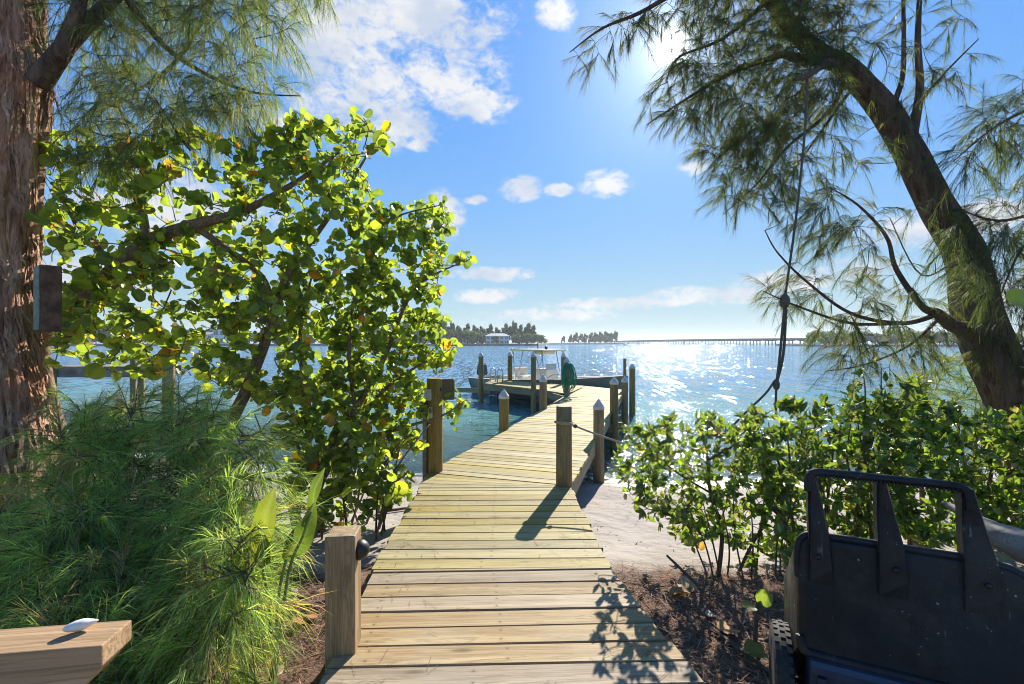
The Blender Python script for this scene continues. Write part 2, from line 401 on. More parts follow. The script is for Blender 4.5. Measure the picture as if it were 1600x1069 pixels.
# ------------------------------------------------------------------ ground, water
WATER = -0.72
def shore_y(x):
    x = np.asarray(x, float)
    return 7.35 - 0.18 * x + 0.35 * np.sin(x * 0.55 + 0.6) + np.where(x > 2.5, (x - 2.5) * 0.35, 0) + np.where(x < -2.5, (-2.5 - x) * 0.05, 0)
def ground_z(x, y):
    x = np.asarray(x, float); y = np.asarray(y, float)
    s = shore_y(x)
    k = [(-40, 0.25), (-4, -0.02), (1.5, -0.10), (2.9, -0.13), (3.6, -0.24), (4.8, -0.42), (7.35, WATER), (10, -0.98), (14, -1.35), (30, -2.6), (200, -3.0)]
    yy = y * 7.35 / np.maximum(s, 4.0)
    yy = np.where(y < 3.0, y, np.where(y < s, 3.0 + (y - 3.0) * (7.35 - 3.0) / np.maximum(s - 3.0, 1.0), 7.35 + (y - s)))
    z = np.interp(yy, [a for a, _ in k], [b for _, b in k])
    z = z + 0.018 * np.sin(x * 2.1 + y * 1.3) * np.sin(y * 2.7 - x * 0.8) + 0.012 * np.sin(x * 5.3 + 1.0) * np.sin(y * 4.9)
    return z
def warp(a, near, far, n1, n2, a0=0.0):
    l = np.concatenate([-np.geomspace(near, far, n2)[::-1], np.linspace(-near, near, n1)[1:-1], np.geomspace(near, far, n2)]) + a0
    return l
def grid_mesh(name, xs, ys, zf, smooth=True):
    X, Y = np.meshgrid(xs, ys); Z = zf(X, Y)
    V = np.stack([X, Y, Z], -1).reshape(-1, 3); nx = len(xs); ny = len(ys)
    i = (np.arange(ny - 1)[:, None] * nx + np.arange(nx - 1)[None]).ravel()
    q = np.stack([i, i + 1, i + nx + 1, i + nx], 1)
    me = bpy.data.meshes.new(name); fill_mesh(me, V, q.ravel(), np.full(len(q), 4), smooth)
    return me, V
xs = warp(None, 7.0, 160.0, 150, 25); ys = np.concatenate([np.linspace(-60, -6, 10), np.linspace(-5, 12, 170), np.geomspace(12.5, 90, 24)])
me, _ = grid_mesh('beach', xs, ys, ground_z)
gm, t, b = material('beach_sand_and_mulch')
geo = t.node('ShaderNodeNewGeometry').outputs['Position']
sp = t.node('ShaderNodeSeparateXYZ'); t.put(sp.inputs[0], geo)
edge = t.math('ADD', sp.outputs[1], t.math('MULTIPLY', t.math('SUBTRACT', t.noise(geo, 2.2, 5.0, 0.65), 0.5), 1.5))
mul = t.math('MULTIPLY', t.map(edge, 3.75, 3.25), t.map(edge, -0.2, 0.4))  # mulch stops behind the camera; unseen pale sand added there to bounce warm light
n1 = t.noise(geo, 7.0, 6.0, 0.7); n2 = t.noise(geo, 70.0, 4.0, 0.7); n3 = t.noise(geo, 1.3, 4.0)
mc = t.mix(t.map(n1, 0.3, 0.7), (0.075, 0.045, 0.032, 1), (0.21, 0.13, 0.09, 1))
mc = t.mix(t.map(n2, 0.5, 0.72), mc, (0.30, 0.22, 0.17, 1))
sc_ = t.mix(t.map(n3, 0.3, 0.7), (0.285, 0.25, 0.225, 1), (0.345, 0.308, 0.28, 1))
sc_ = t.mix(t.math('MULTIPLY', t.map(n2, 0.55, 0.75), 0.35), sc_, (0.22, 0.19, 0.16, 1))
wet = t.map(t.math('ADD', sp.outputs[2], t.math('MULTIPLY', t.math('SUBTRACT', n3, 0.5), 0.10)), WATER + 0.10, WATER + 0.03)
sc_ = t.mix(t.math('MULTIPLY', wet, 0.75), sc_, (0.24, 0.20, 0.145, 1))
t.put(b.inputs['Base Color'], t.mix(mul, sc_, mc))
t.put(b.inputs['Roughness'], t.map(wet, 0, 1, 0.92, 0.45)); b.inputs['Specular IOR Level'].default_value = 0.2
t.put(b.inputs['Normal'], t.bump(t.math('ADD', t.math('MULTIPLY', t.noise(geo, 5.0, 4.0, 0.55), 1.6), t.math('MULTIPLY', n2, t.map(mul, 0, 1, 0.12, 0.8))), 0.8, 0.035))
tag(put('beach', me, gm), 'pale sand beach with brown needle mulch', None, None, 'structure')

xs = warp(None, 14.0, 6000.0, 90, 36); ys = np.concatenate([np.linspace(3.5, 30, 100), np.geomspace(30.6, 9000, 60)])
me, V = grid_mesh('water', xs, ys, lambda X, Y: np.full_like(X, WATER))
dep = WATER - ground_z(V[:, 0], V[:, 1])
at = me.attributes.new('depth', 'FLOAT', 'POINT'); at.data.foreach_set('value', dep.astype(np.float32))
wm, t, b = material('bay_water'); t.n.remove(b)
geo = t.node('ShaderNodeNewGeometry').outputs['Position']
da = t.node('ShaderNodeAttribute'); da.attribute_name = 'depth'; dp = da.outputs['Fac']
wv = t.scale(geo, (0.75, 1.0, 1.0))
h = t.math('ADD', t.math('MULTIPLY', t.noise(wv, 0.45, 3.0, 0.5, 0.3), 0.24),
           t.math('ADD', t.math('MULTIPLY', t.noise(wv, 1.7, 4.0, 0.6, 0.4), 0.11), t.math('MULTIPLY', t.noise(wv, 7.0, 3.0, 0.6), 0.047)))
gust = t.map(t.noise(t.scale(geo, (2.6, 0.34, 1.0)), 1.0, 4.0, 0.75), 0.48, 0.66, 0.55, 1.75)   # wave groups
h = t.math('MULTIPLY', t.math('SUBTRACT', h, 0.2), gust)
nrm = t.bump(h, 1.0, 1.0)
# offshore the chop is coarser: a field of wave-facet slopes, blended in away from the beach
def slopes(sc, amp, det):
    n = t.node('ShaderNodeTexNoise'); t.put(n.inputs['Vector'], t.scale(geo, sc)); n.inputs['Scale'].default_value = 1.0
    n.inputs['Detail'].default_value = det; n.inputs['Roughness'].default_value = .6
    return t.vscale(t.vmath('SUBTRACT', n.outputs['Color'], (.5, .5, .5)), amp)
sl_ = t.vmath('ADD', slopes((4.2, 0.55, 1.0), 1.6, 2.0), slopes((0.8, 0.25, 1.0), 0.6, 2.0))
far_n = t.vmath('NORMALIZE', t.vmath('ADD', t.vmath('MULTIPLY', sl_, (1, 1, 0)), (0, 0, 1)))
spw = t.node('ShaderNodeSeparateXYZ'); t.put(spw.inputs[0], geo)
ff = t.map(spw.outputs[1], 11.0, 24.0)
nrm = t.vmath('NORMALIZE', t.vmath('ADD', t.vscale(nrm, t.math('SUBTRACT', 1.0, ff)), t.vscale(far_n, ff)))
gl = t.node('ShaderNodeBsdfGlossy'); gl.inputs['Roughness'].default_value = 0.06; t.put(gl.inputs['Normal'], nrm)
fr = t.node('ShaderNodeFresnel'); fr.inputs['IOR'].default_value = 1.33; t.put(fr.inputs['Normal'], nrm)
df = t.node('ShaderNodeBsdfDiffuse')
dcol = t.mix(t.map(dp, 0.2, 1.7), (0.11, 0.27, 0.23, 1), (0.12, 0.27, 0.41, 1))
foam = t.math('MULTIPLY', t.map(dp, 0.045, 0.012), t.map(t.noise(geo, 9.0, 5.0, 0.7), 0.46, 0.56))
dcol = t.mix(foam, dcol, (0.8, 0.8, 0.78, 1)); t.put(df.inputs['Color'], dcol)
tr = t.node('ShaderNodeBsdfTransparent'); tr.inputs['Color'].default_value = (0.80, 0.93, 0.88, 1)
body = t.node('ShaderNodeMixShader'); t.put(body.inputs[0], t.math('MAXIMUM', t.map(dp, 0.02, 0.75, 0.12, 0.97), foam))
t.l.new(tr.outputs[0], body.inputs[1]); t.l.new(df.outputs[0], body.inputs[2])
ms = t.node('ShaderNodeMixShader'); t.put(ms.inputs[0], t.math('MULTIPLY', fr.outputs[0], t.math('SUBTRACT', 1.0, foam)))
t.l.new(body.outputs[0], ms.inputs[1]); t.l.new(gl.outputs[0], ms.inputs[2])
t.l.new(ms.outputs[0], t.n['Material Output'].inputs['Surface'])
tag(put('water', me, wm), 'rippled blue bay water', None, None, 'structure')

# ------------------------------------------------------------------ boardwalk and pier
def clip_poly(sub, clip):
    """Sutherland-Hodgman; clip polygon counter-clockwise, convex"""
    out = [np.asarray(p, float) for p in sub]
    n = len(clip)
    for i in range(n):
        a, c = np.asarray(clip[i], float), np.asarray(clip[(i + 1) % n], float); e = c - a
        ins = lambda p: e[0] * (p[1] - a[1]) - e[1] * (p[0] - a[0]) >= -1e-9
        src, out = out, []
        for j in range(len(src)):
            p, q = src[j - 1], src[j]
            if ins(q) != ins(p):
                d = q - p; den = e[0] * d[1] - e[1] * d[0]
                k = -(e[0] * (p[1] - a[1]) - e[1] * (p[0] - a[0])) / den; out.append(p + d * k)
            if ins(q): out.append(q)
        if len(out) < 3: return []
    return out
def area(p): 
    p = np.asarray(p); x, y = p[:, 0], p[:, 1]; return 0.5 * np.sum(x * np.roll(y, -1) - y * np.roll(x, -1))
def board_from_poly(poly, ang, mat, parent, z_top, th=0.036, name='board'):
    """a plank with eased top edges; local x runs along the plank"""
    poly = np.asarray(poly)
    keep = [i for i in range(len(poly)) if np.linalg.norm(poly[i] - poly[i - 1]) > 1e-4]; poly = poly[keep]
    if len(poly) < 3 or area(poly) < 0.004: return None
    c = poly.mean(0); ca, sa = math.cos(-ang), math.sin(-ang)
    loc = (poly - c) @ np.array([[ca, sa], [-sa, ca]])
    inner = loc * np.array([1 - 0.004 / max(0.02, np.abs(loc[:, 0]).max()), 1 - 0.004 / max(0.02, np.abs(loc[:, 1]).max())])
    n = len(loc); mb = MB()
    v = [(*p, -th) for p in loc] + [(*p, -0.004) for p in loc] + [(*p, 0.0) for p in inner]
    f = [tuple(range(n))[::-1], tuple(range(2 * n, 3 * n))]
    for k in (0, n):
        f += [(k + i, k + (i + 1) % n, k + n + (i + 1) % n, k + n + i) for i in range(n)]
    mb.add(v, f)
    return put(name, mb.mesh(name), mat, parent, (c[0], c[1], z_top), (random.uniform(-.004, .004), random.uniform(-.002, .002), ang))
def lay_boards(poly, ang, pitch, gap, mat, parent, z=0.0, start=None, ragged=0.013):
    poly = [np.asarray(p, float) for p in poly]
    if area(poly) < 0: poly = poly[::-1]
    d = np.array([math.cos(ang), math.sin(ang)]); n = np.array([-d[1], d[0]])
    s = [p @ n for p in poly]; s0 = min(s) if start is None else start; k = 0
    while s0 + k * pitch < max(s):
        j1, j2 = random.uniform(-.0025, .002), random.uniform(-.002, .0025)
        a, c = s0 + k * pitch + gap / 2 + j1, s0 + (k + 1) * pitch - gap / 2 + j2
        e = random.uniform(-ragged, ragged)
        rect = [n * a - d * 30, n * a + d * 30, n * c + d * 30, n * c - d * 30]
        pl = clip_poly(rect, poly)
        if len(pl) >= 3:
            pl = [p + d * (e if (p @ d) > 0 else e) for p in pl]
            board_from_poly(pl, ang, mat, parent, z + random.uniform(-.0025, .0025))
        k += 1
PIT = 0.1465
walk = thing('boardwalk', (0, 1.7, 0), 'grey weathered plank boardwalk laid over the needle mulch', 'boardwalk')
angA = math.radians(1.8)
lay_boards([(-0.76, -0.6), (1.22, -0.6), (0.84, 2.02), (0.665, 3.07), (-0.925, 3.03), (-0.86, 2.02)], angA, PIT, 0.009, M['deck_grey'], walk)
pier = thing('wooden_pier', (0.8, 9.0, 0), 'yellowish treated pine pier with pilings running out over the water', 'pier')
B = [(-0.93, 3.032), (0.665, 3.072), (0.612, 4.75), (-0.955, 4.73)]
lay_boards(B, math.radians(0.9), PIT * 1.0, 0.008, M['deck_new'], pier)
nf = 4    # tapering boards at the bend
for k in range(nf):
    l0, l1 = 4.737 + k * 0.139, 4.737 + (k + 1) * 0.139 - 0.007
    r0, r1 = 4.757 + k * 0.012, 4.757 + (k + 1) * 0.012 - 0.004
    xl = -0.965 - 0.004 * k
    board_from_poly([(xl, l0), (0.615, r0), (0.617, r1), (xl, l1)], math.atan2((r0 + r1 - l0 - l1) / 2, 1.58), M['deck_new'], pier, random.uniform(-.002, .002))
CL = [(-0.98, 5.30), (0.62, 4.81), (3.52, 14.45), (2.51, 15.74)]
angC = math.atan2(4.81 - 5.30, 1.60)
lay_boards(CL, angC, PIT, 0.008, M['deck_new'], pier)
a_, b_, c_, e_ = (-1.02, 16.74), (0.84, 14.62), (1.10, 14.19), (1.46, 13.0)
bk1, bk2, bk3 = (2.165, 16.24), (-0.17, 17.85), (-0.80, 18.15)
lay_boards([a_, b_, bk1, bk2, bk3], angC, PIT, 0.008, M['deck_new'], pier, z=0.0)
lay_boards([b_, c_, e_, (2.50, 15.735), (2.165, 16.235)], angC, PIT, 0.008, M['deck_new'], pier, z=0.0)

def beam(name, p, q, h, th, ztop, mat, parent):
    p = np.asarray(p, float); q = np.asarray(q, float); d = q - p; L = np.linalg.norm(d); c = (p + q) / 2
    mb = MB().box((L, th, h), bev=0.004)
    return put(name, mb.mesh(name), mat, parent, (c[0], c[1], ztop - h / 2), (0, 0, math.atan2(d[1], d[0])))
def inset(p, q, k):  # shift a line to its left by k
    p = np.asarray(p, float); q = np.asarray(q, float); d = unit(q - p); n = np.array([-d[1], d[0]]); return p + n * k, q + n * k
for sgn, (p, q) in ((1, ((0.62, 4.85), (3.50, 14.42))), (-1, ((-0.98, 5.35), (1.40, 12.85)))):
    for k in (0.03, 0.74) if sgn > 0 else (-0.03,):
        pp, qq = inset(p, q, k); beam('stringer', pp, qq, 0.19, 0.045, -0.038, M['beam'], pier)
for p, q, k in (((-0.94, 3.1), (-0.97, 5.3), -0.04), ((0.655, 3.1), (0.61, 4.8), 0.04), ((-0.14, 3.1), (-0.18, 5.0), 0)):
    pp, qq = inset(p, q, k); beam('stringer', pp, qq, 0.14, 0.045, -0.038, M['beam'], pier)
for p, q in ((a_, b_), (b_, c_), (c_, e_), ((3.52, 14.45), (2.165, 16.24)), ((2.1, 16.28), bk2), (bk2, bk3), (bk3, a_)):
    pp, qq = inset(p, q, 0.035); beam('fascia', pp, qq, 0.20, 0.045, -0.038, M['beam'], pier)
for p, q, k in (((-0.87, 2.0), (-0.92, 3.0), -0.05), ((0.85, 2.0), (0.67, 3.0), 0.05), ((-0.78, -0.5), (-0.86, 1.98), -0.05), ((1.2, -0.5), (0.85, 1.98), 0.05)):
    pp, qq = inset(p, q, k); beam('stringer', pp, qq, 0.12, 0.045, -0.038, M['beam'], walk)

def piling(x, y, top, r, parent, cap=True, bottom=-2.2, flat=False, mat='post_wood', tilt=(0, 0)):
    z0 = max(bottom, float(ground_z(x, y)) - 0.4); hgt = top - z0 - (0.16 if cap else 0)
    prof = [(r * 1.06, 0), (r * 1.03, hgt * 0.4), (r, hgt * 0.8), (r * 0.985, hgt - 0.012), (r * 0.93, hgt)]
    mb = MB().lathe(prof, sides=18)
    me = mb.mesh('piling', True)
    for p_ in me.polygons:
        if len(p_.vertices) > 4: p_.use_smooth = False
    o = put('piling', me, M[mat], parent, (x, y, z0), (tilt[0], tilt[1], random.uniform(0, 6)))
    if cap:
        k = r * 1.07
        cm = MB().lathe([(k, 0), (k, 0.045), (k * 0.99, 0.05), (k * 0.5, 0.11), (0.006, 0.165)], sides=18).mesh('cap')
        put('cap', cm, M['cap_white'], o, (x, y, z0 + hgt - 0.035)); 
    return o
# px positions -> where each piling meets the deck edge or the water
piling(0.545, 4.83, 0.83, 0.083, pier, cap=False)
lp = piling(-0.90, 5.36, 1.08, 0.092, pier, cap=False)
piling(-0.14, 7.95, 0.72, 0.085, pier)
piling(1.345, 7.15, 0.65, 0.083, pier)
piling(0.70, 10.35, 0.80, 0.085, pier)
piling(2.16, 9.75, 0.80, 0.088, pier)
piling(2.90, 11.85, 0.66, 0.085, pier)
piling(3.72, 14.25, 0.88, 0.092, pier)
piling(0.68, 14.55, 1.22, 0.083, pier)
piling(-1.14, 16.95, 1.16, 0.092, pier)
piling(-0.08, 18.0, 1.16, 0.092, pier)
piling(1.86, 16.62, 1.15, 0.09, pier)
hp = piling(1.52, 12.72, 1.12, 0.085, pier)
piling(3.58, 14.62, 0.98, 0.05, pier, cap=False)
for (x, y, h_) in ((-0.7, 17.3, -0.25), (0.68, 14.7, -0.28), (1.345, 7.1, -0.23), (-0.14, 8.0, -0.23), (2.1, 9.7, -.23), (.75, 10.4, -.23)):
    dv = np.array([math.cos(angC), math.sin(angC)]) * 1.7
    s = 1 if x < 1.0 and y < 16 else -1
    beam('cross_beam', (x, y), (x + s * dv[0], y + s * dv[1]), 0.18, 0.05, h_, M['beam'], pier)

# things on the pier
def tube_obj(name, pts, r, mat, parent=None, sides=8, smooth=True):
    return part(name, MB().tube(pts, r, sides), mat, parent, smooth)
def spline(pts, n=8):
    pts = np.asarray(pts, float); out = []
    for i in range(len(pts) - 1):
        p0, p1, p2, p3 = pts[max(i - 1, 0)], pts[i], pts[i + 1], pts[min(i + 2, len(pts) - 1)]
        for k in range(n):
            t_ = k / n
            out.append(0.5 * ((2 * p1) + (-p0 + p2) * t_ + (2 * p0 - 5 * p1 + 4 * p2 - p3) * t_ ** 2 + (-p0 + 3 * p1 - 3 * p2 + p3) * t_ ** 3))
    out.append(pts[-1]); return np.array(out)
# green hose coiled on a piling
mb = MB(); R0 = random.Random(3)
for k in range(15):
    a = np.linspace(0, 2 * np.pi, 28); rx = R0.uniform(.07, .19); rz = .16 + rx * .7 + R0.uniform(0, .09)
    cx, cz = 1.53 + R0.uniform(-.05, .05), 0.90 - rz + R0.uniform(-.03, .03); ysh = -0.11 - R0.uniform(0, .05); yaw = R0.uniform(-.7, .7); wob = R0.uniform(0, 6)
    xo = rx * np.sin(a) * (1 + .12 * np.sin(2 * a + wob)) * (1 - .25 * np.cos(a))
    mb.tube(np.stack([cx + xo * math.cos(yaw), 12.72 + ysh - .06 * np.abs(np.sin(a / 2)) + xo * math.sin(yaw) * .6, cz + rz * np.cos(a)], 1), 0.0125, 6)
mb.tube(spline([(1.46, 12.58, .5), (1.40, 12.55, .25), (1.44, 12.5, .06), (1.60, 12.45, .015), (1.80, 12.5, .014)]), .0125, 6)
hose = part('garden_hose', mb, M['hose'], None, True)
tag(hose, 'coiled green garden hose hung on a capped pier piling', 'hose')
# cleats
def cleat(x, y, ang, lab):
    mb = MB(); d = np.array([math.cos(ang), math.sin(ang), 0])
    for s in (-1, 1): mb.box((0.025, 0.025, 0.045), np.array([x, y, 0.024]) + d * 0.035 * s)
    mb.tube([np.array([x, y, 0.055]) - d * .11, np.array([x, y, 0.05]) - d * .05, np.array([x, y, 0.05]) + d * .05, np.array([x, y, 0.055]) + d * .11], [.008, .013, .013, .008], 8)
    tag(part('dock_cleat', mb, M['steel'], None, True), lab, 'cleat')
cleat(1.52, 12.25, 1.2, 'small metal mooring cleat on the pier edge beside the hose piling')
# boarding ladder with two hoops
lad = thing('dock_ladder', (-0.62, 17.3, 0), 'shiny steel boarding ladder with two hoop handles on the pier head', 'ladder')
dd = np.array([0.66, -0.75, 0]); nn = np.array([0.75, 0.66, 0])
for s in (0, 1):
    c = np.array([-0.72, 17.4, 0]) + dd * 0.42 * s
    a = np.linspace(0, np.pi, 14)
    arc = np.stack([c + nn * (-0.13 * math.cos(k)) + np.array([0, 0, 0.38 + 0.13 * math.sin(k)]) for k in a])
    pts = np.concatenate([[c - nn * .13 + np.array([0, 0, -1.1])], arc, [c + nn * .13 + np.array([0, 0, 0.0])]])
    tube_obj('rail', pts, 0.022, M['steel'], lad)
for k in range(4):
    c = np.array([-0.72, 17.4, -0.25 - .25 * k]) - nn * .13
    tube_obj('rung', [c, c + dd * .42], 0.018, M['steel'], lad)

# box, sign plate and hung hook on the round post at the bend
cab = thing('utility_sign', (-0.76, 5.32, 0.85), 'brown plate with rounded corners fixed beside the top of the round post', 'sign')
mb = MB(); pl = []
for (sx, sz) in ((1, 1), (-1, 1), (-1, -1), (1, -1)):
    for k in range(5):
        a = {(1, 1): 0, (-1, 1): 90, (-1, -1): 180, (1, -1): 270}[(sx, sz)] + k * 22.5
        pl.append((sx * 0.055 + .02 * math.cos(math.radians(a)), sz * 0.10 + .02 * math.sin(math.radians(a))))
n = len(pl); v = [(x, -0.006, z) for x, z in pl] + [(x, 0.006, z) for x, z in pl]
mb.add(v, [tuple(range(n)), tuple(range(n, 2 * n))[::-1]] + [(i, n + i, n + (i + 1) % n, (i + 1) % n) for i in range(n)])
put('plate', mb.mesh('plate'), plain('sign_back', (0.13, 0.11, 0.065), 0.6), cab, (-0.735, 5.30, 0.955))
put('bracket', MB().box((0.10, 0.02, 0.03)).mesh('bracket'), M['dark_metal'], cab, (-0.80, 5.315, 0.955))
con = thing('conduit_box', (-0.965, 5.24, 0), 'grey electrical box with conduit board strapped to the round post', 'electrical box')
put('box', MB().box((0.075, 0.05, 0.125), bev=.006).mesh('box'), M['grey_plastic'], con, (-0.955, 5.235, 0.90))
put('conduit_board', MB().box((0.045, 0.09, 1.1), bev=.004).mesh('conduit_board'), M['old_wood'], con, (-1.005, 5.33, 0.30))
lan = thing('padlock', (-0.93, 5.24, .7), 'small grey padlock and chain hanging on the round post', 'padlock')
put('body', MB().box((0.05, 0.03, 0.075), bev=.008).mesh('body'), M['grey_plastic'], lan, (-0.93, 5.235, 0.66))
tube_obj('shackle', spline([(-0.95, 5.235, .69), (-0.945, 5.235, .745), (-0.93, 5.235, .76), (-0.915, 5.235, .745), (-0.91, 5.235, .69)]), .006, M['steel'], lan)
# rope from the flat post into the shrubs
rp = [P(866, 659, 4.74), P(877, 660, 4.715), P(889, 661, 4.74), P(899, 666, 4.72), P(930, 678, 4.6), P(965, 690, 4.45), P(1000, 700, 4.3), P(1040, 712, 4.15), P(1085, 735, 4.0)]
ro = thing('barrier_rope', rp[1], 'pale rope tied round the flat topped pier post and into the shrubs', 'rope')
tube_obj('rope', spline(rp), 0.010, M['rope'], ro)
a = np.linspace(0, 2 * np.pi, 20); tube_obj('loop', np.stack([0.545 + .092 * np.cos(a), 4.83 + .092 * np.sin(a), 0.662 + .004 * np.sin(a)], 1), .010, M['rope'], ro)
part('knot', MB().lathe([(0.004, -.022), (.02, -.012), (.024, 0), (.02, .012), (.004, .022)], rp[3], 10), M['dark_rope'], ro, True)

# square post with dome light at the edge of the boardwalk
sqp = thing('square_post', (-0.84, 2.26, -0.1), 'short square timber post with a dark dome light on its side', 'post')
ang = math.radians(6)
put('post', MB().box((0.14, 0.14, 0.80), bev=.005).mesh('post'), M['square_wood'], sqp, (-0.83, 2.27, 0.17), (0, 0, ang))
dl = put('dome_light', MB().lathe([(0.048, 0), (.05, .006), (.046, .022), (.034, .04), (.016, .05), (.003, .053)], sides=20).mesh('dome_light', True), M['dark_metal'], sqp, (-0.757, 2.275, 0.475), (0, math.radians(90), ang))

# rail in the corner with a shell on it
Rr = math.radians(7.5)
rail = thing('timber_rail', (-1.2, 1.08, -0.1), 'reddish timber rail with angled end and a shell resting on top', 'rail')
L = 0.9; sec = [(0, 0), (0, -0.048), (-0.055, -0.11), (-L, -0.11), (-L, 0)]
v = [(x, -.051, z) for x, z in sec] + [(x, .051, z) for x, z in sec]; n = 5
mb = MB().add(v, [(0, 4, 3, 2, 1), (5, 6, 7, 8, 9)] + [(i, (i + 1) % n, n + (i + 1) % n, n + i) for i in range(n)])
rob = put('rail', mb.mesh('rail'), M['rail_wood'], rail, (-0.952, 1.112, 0.80), (0, 0, Rr))
bv = rob.modifiers.new('bevel', 'BEVEL'); bv.width = 0.003; bv.segments = 2
put('post', MB().box((0.09, 0.09, 0.85), bev=.004).mesh('post'), M['square_wood'], rail, (-1.45, 1.05, 0.25), (0, 0, Rr))
prof = [(0.001, 0), (.006, .004), (.0095, .012), (.0125, .024), (.013, .036), (.011, .046), (.0085, .05), (.0065, .056), (.003, .062), (.0008, .066)]
sh = MB().lathe(prof, sides=18).mesh('sea_shell', True)
so_ = put('sea_shell', sh, M['shell'], None, (-1.072, 1.098, 0.814), (math.radians(88), 0, math.radians(122)))
tag(so_, 'small white spiral sea shell lying on the timber rail', 'shell')

# ------------------------------------------------------------------ boat behind the pier head
bdir = np.array([0.735, -0.678, 0]); bl = np.array([-bdir[1], bdir[0], 0])   # bow direction, port side
b0 = np.array([1.08, 18.53, WATER])
boat = thing('motor_boat', b0, 'cream open motor boat with a pipe framed canopy moored behind the pier head', 'boat')
def bp(x, y, z): return b0 + bdir * x + bl * y + np.array([0, 0, z])
def bR(): return np.stack([bdir, bl, np.array([0, 0, 1.])], 1)
XS = np.linspace(-3.05, 3.95, 15)
def hb(x): t_ = (x + 3.05) / 7.0; return 1.12 * (1 - max(0, (t_ - 0.45) / 0.55) ** 2.3) * (0.93 + 0.07 * min(1, t_ * 4))
def sheer(x): t_ = (x + 3.05) / 7.0; return 0.68 + 0.38 * t_ ** 2
rows = []
for x in XS:
    h_ = max(hb(x), 0.015); s_ = sheer(x); k = min(1, (3.95 - x) / 2.2)
    rows.append([bp(x - .25 * (1 - k), 0, -0.35 * k), bp(x - .12 * (1 - k), h_ * 0.78, -0.02 + .35 * (1 - k)), bp(x, h_, s_ - 0.10), bp(x, h_ + .03, s_)])
mb = MB(); V = []; n = 7
for r in rows:
    st_ = [r[3], r[2], r[1], r[0]]
    mir = [p - 2 * bl * ((p - b0) @ bl) for p in st_[:3]][::-1]
    V += st_ + mir
f = [(i * n + k, i * n + k + 1, (i + 1) * n + k + 1, (i + 1) * n + k) for i in range(len(XS) - 1) for k in range(n - 1)]
f.append(tuple(range(n)))
mb.add(V, f); part('hull', mb, M['hull_grey'], boat, True)
mb = MB(); V = []       # gunwale, liner and floor
for x in XS:
    h_ = max(hb(x), .015); s_ = sheer(x); i_ = max(h_ - .16, .005)
    row = [bp(x, h_ + .045, s_ + .012), bp(x, i_, s_ + .012), bp(x, i_ * .95, 0.22), bp(x, -i_ * .95, 0.22), bp(x, -i_, s_ + .012), bp(x, -h_ - .045, s_ + .012)]
    V += row
f = [(i * 6 + k, i * 6 + k + 1, (i + 1) * 6 + k + 1, (i + 1) * 6 + k) for i in range(len(XS) - 1) for k in range(5)]
mb.add(V, f + [(1, 2, 3, 4)]); part('deck_liner', mb, M['gel'], boat)
R = bR()
con_ = part('console', MB().box((0.75, 0.85, 0.95), bp(0.35, 0, 0.70), R, .05, 0.9), M['gel'], boat)
part('windshield', MB().box((0.03, 0.66, 0.20), bp(0.62, 0, 1.27), R), plain('tinted_screen', (.35, .42, .45), .15), con_)
st_ = part('leaning_seat', MB().box((0.5, 0.9, 0.62), bp(-0.75, 0, 0.53), R, .05), M['gel'], boat)
part('backrest', MB().box((0.09, 0.9, 0.30), bp(-1.0, 0, 1.02), R, .03), M['gel'], st_)
part('bow_seat', MB().box((1.1, 1.3, 0.36), bp(1.9, 0, 0.40), R, .05), M['gel'], boat)
mt = part('outboard_motor', MB().box((0.45, 0.42, 0.55), bp(-3.3, 0, 1.0), R, .08, 0.8), M['navy'], boat)
part('leg', MB().box((0.22, 0.16, 1.0), bp(-3.3, 0, 0.3), R, .03), M['black_plastic'], mt)
tt = part('canopy', MB().box((1.75, 1.5, 0.07), bp(-0.05, 0, 1.90), R, .03), M['canvas'], boat)
part('canopy_box', MB().box((0.55, 0.8, 0.14), bp(0.25, 0, 1.80), R, .03), M['gel'], tt)
part('antenna', MB().tube([bp(-.3, .3, 1.93), bp(-.3, .3, 2.2)], .02, 6), M['black_plastic'], tt)
part('light', MB().lathe([(.05, 0), (.06, .05), (.05, .12), (.01, .14)], bp(.45, -.1, 1.93), 10), M['black_plastic'], tt)
for sy in (-1, 1):
    for x0, x1 in ((-0.75, -0.8), (-0.75, -0.25), (0.75, 0.35), (0.75, 0.70)):
        part('pipe', MB().tube([bp(x0, sy * .55, .3), bp(x1, sy * .68, 1.88)], .022, 6), M['steel'], boat, True)
    for x in (-.85, -.9):
        part('rod_holder', MB().tube([bp(-.9, sy * .5, 1.70 - (x + .9) * 6), bp(-1.0, sy * .5, 1.98 - (x + .9) * 6)], .022, 6), M['steel'], boat, True)
    part('bow_rail', MB().tube([bp(x, sy * max(hb(x) - .06, .03), sheer(x) + .02 + .16 * (1 if 1.2 < x < 3.8 else 0)) for x in np.linspace(1.1, 3.85, 9)], .014, 6), M['steel'], boat, True)

# ------------------------------------------------------------------ far shores, bridge, distant boats
def tinted(col, n, var=.25, r=rng):
    c = np.tile(np.asarray(col, float), (n, 1)); return c * (1 + r.uniform(-var, var, (n, 1))) * (1 + r.uniform(-.12, .12, (n, 3)))
def shore(name, pts, depth, z, mat):
    pts = np.array(pts, float); back = pts + np.array([0.15, 1.0]) * depth
    poly = list(pts) + list(back[::-1]); mb = MB().prism(poly, WATER - 1.5, z)
    return tag(part(name, mb, mat), None, None, None, 'structure')
shore_m = plain('shore_ground', (0.16, 0.15, 0.10), 0.9, nscale=0.3, var=0.4)
wall_m = plain('seawall_stone', (0.16, 0.15, 0.13), 0.9, nscale=0.8, var=0.4)
shore('far_shore', [(-330, 250), (-200, 262), (-95, 268), (-40, 266), (6, 268), (16, 285)], 70, WATER + 1.1, wall_m)
shore('far_point', [(5, 300), (35, 420), (60, 452), (108, 462), (122, 480)], 60, WATER + 1.0, wall_m)
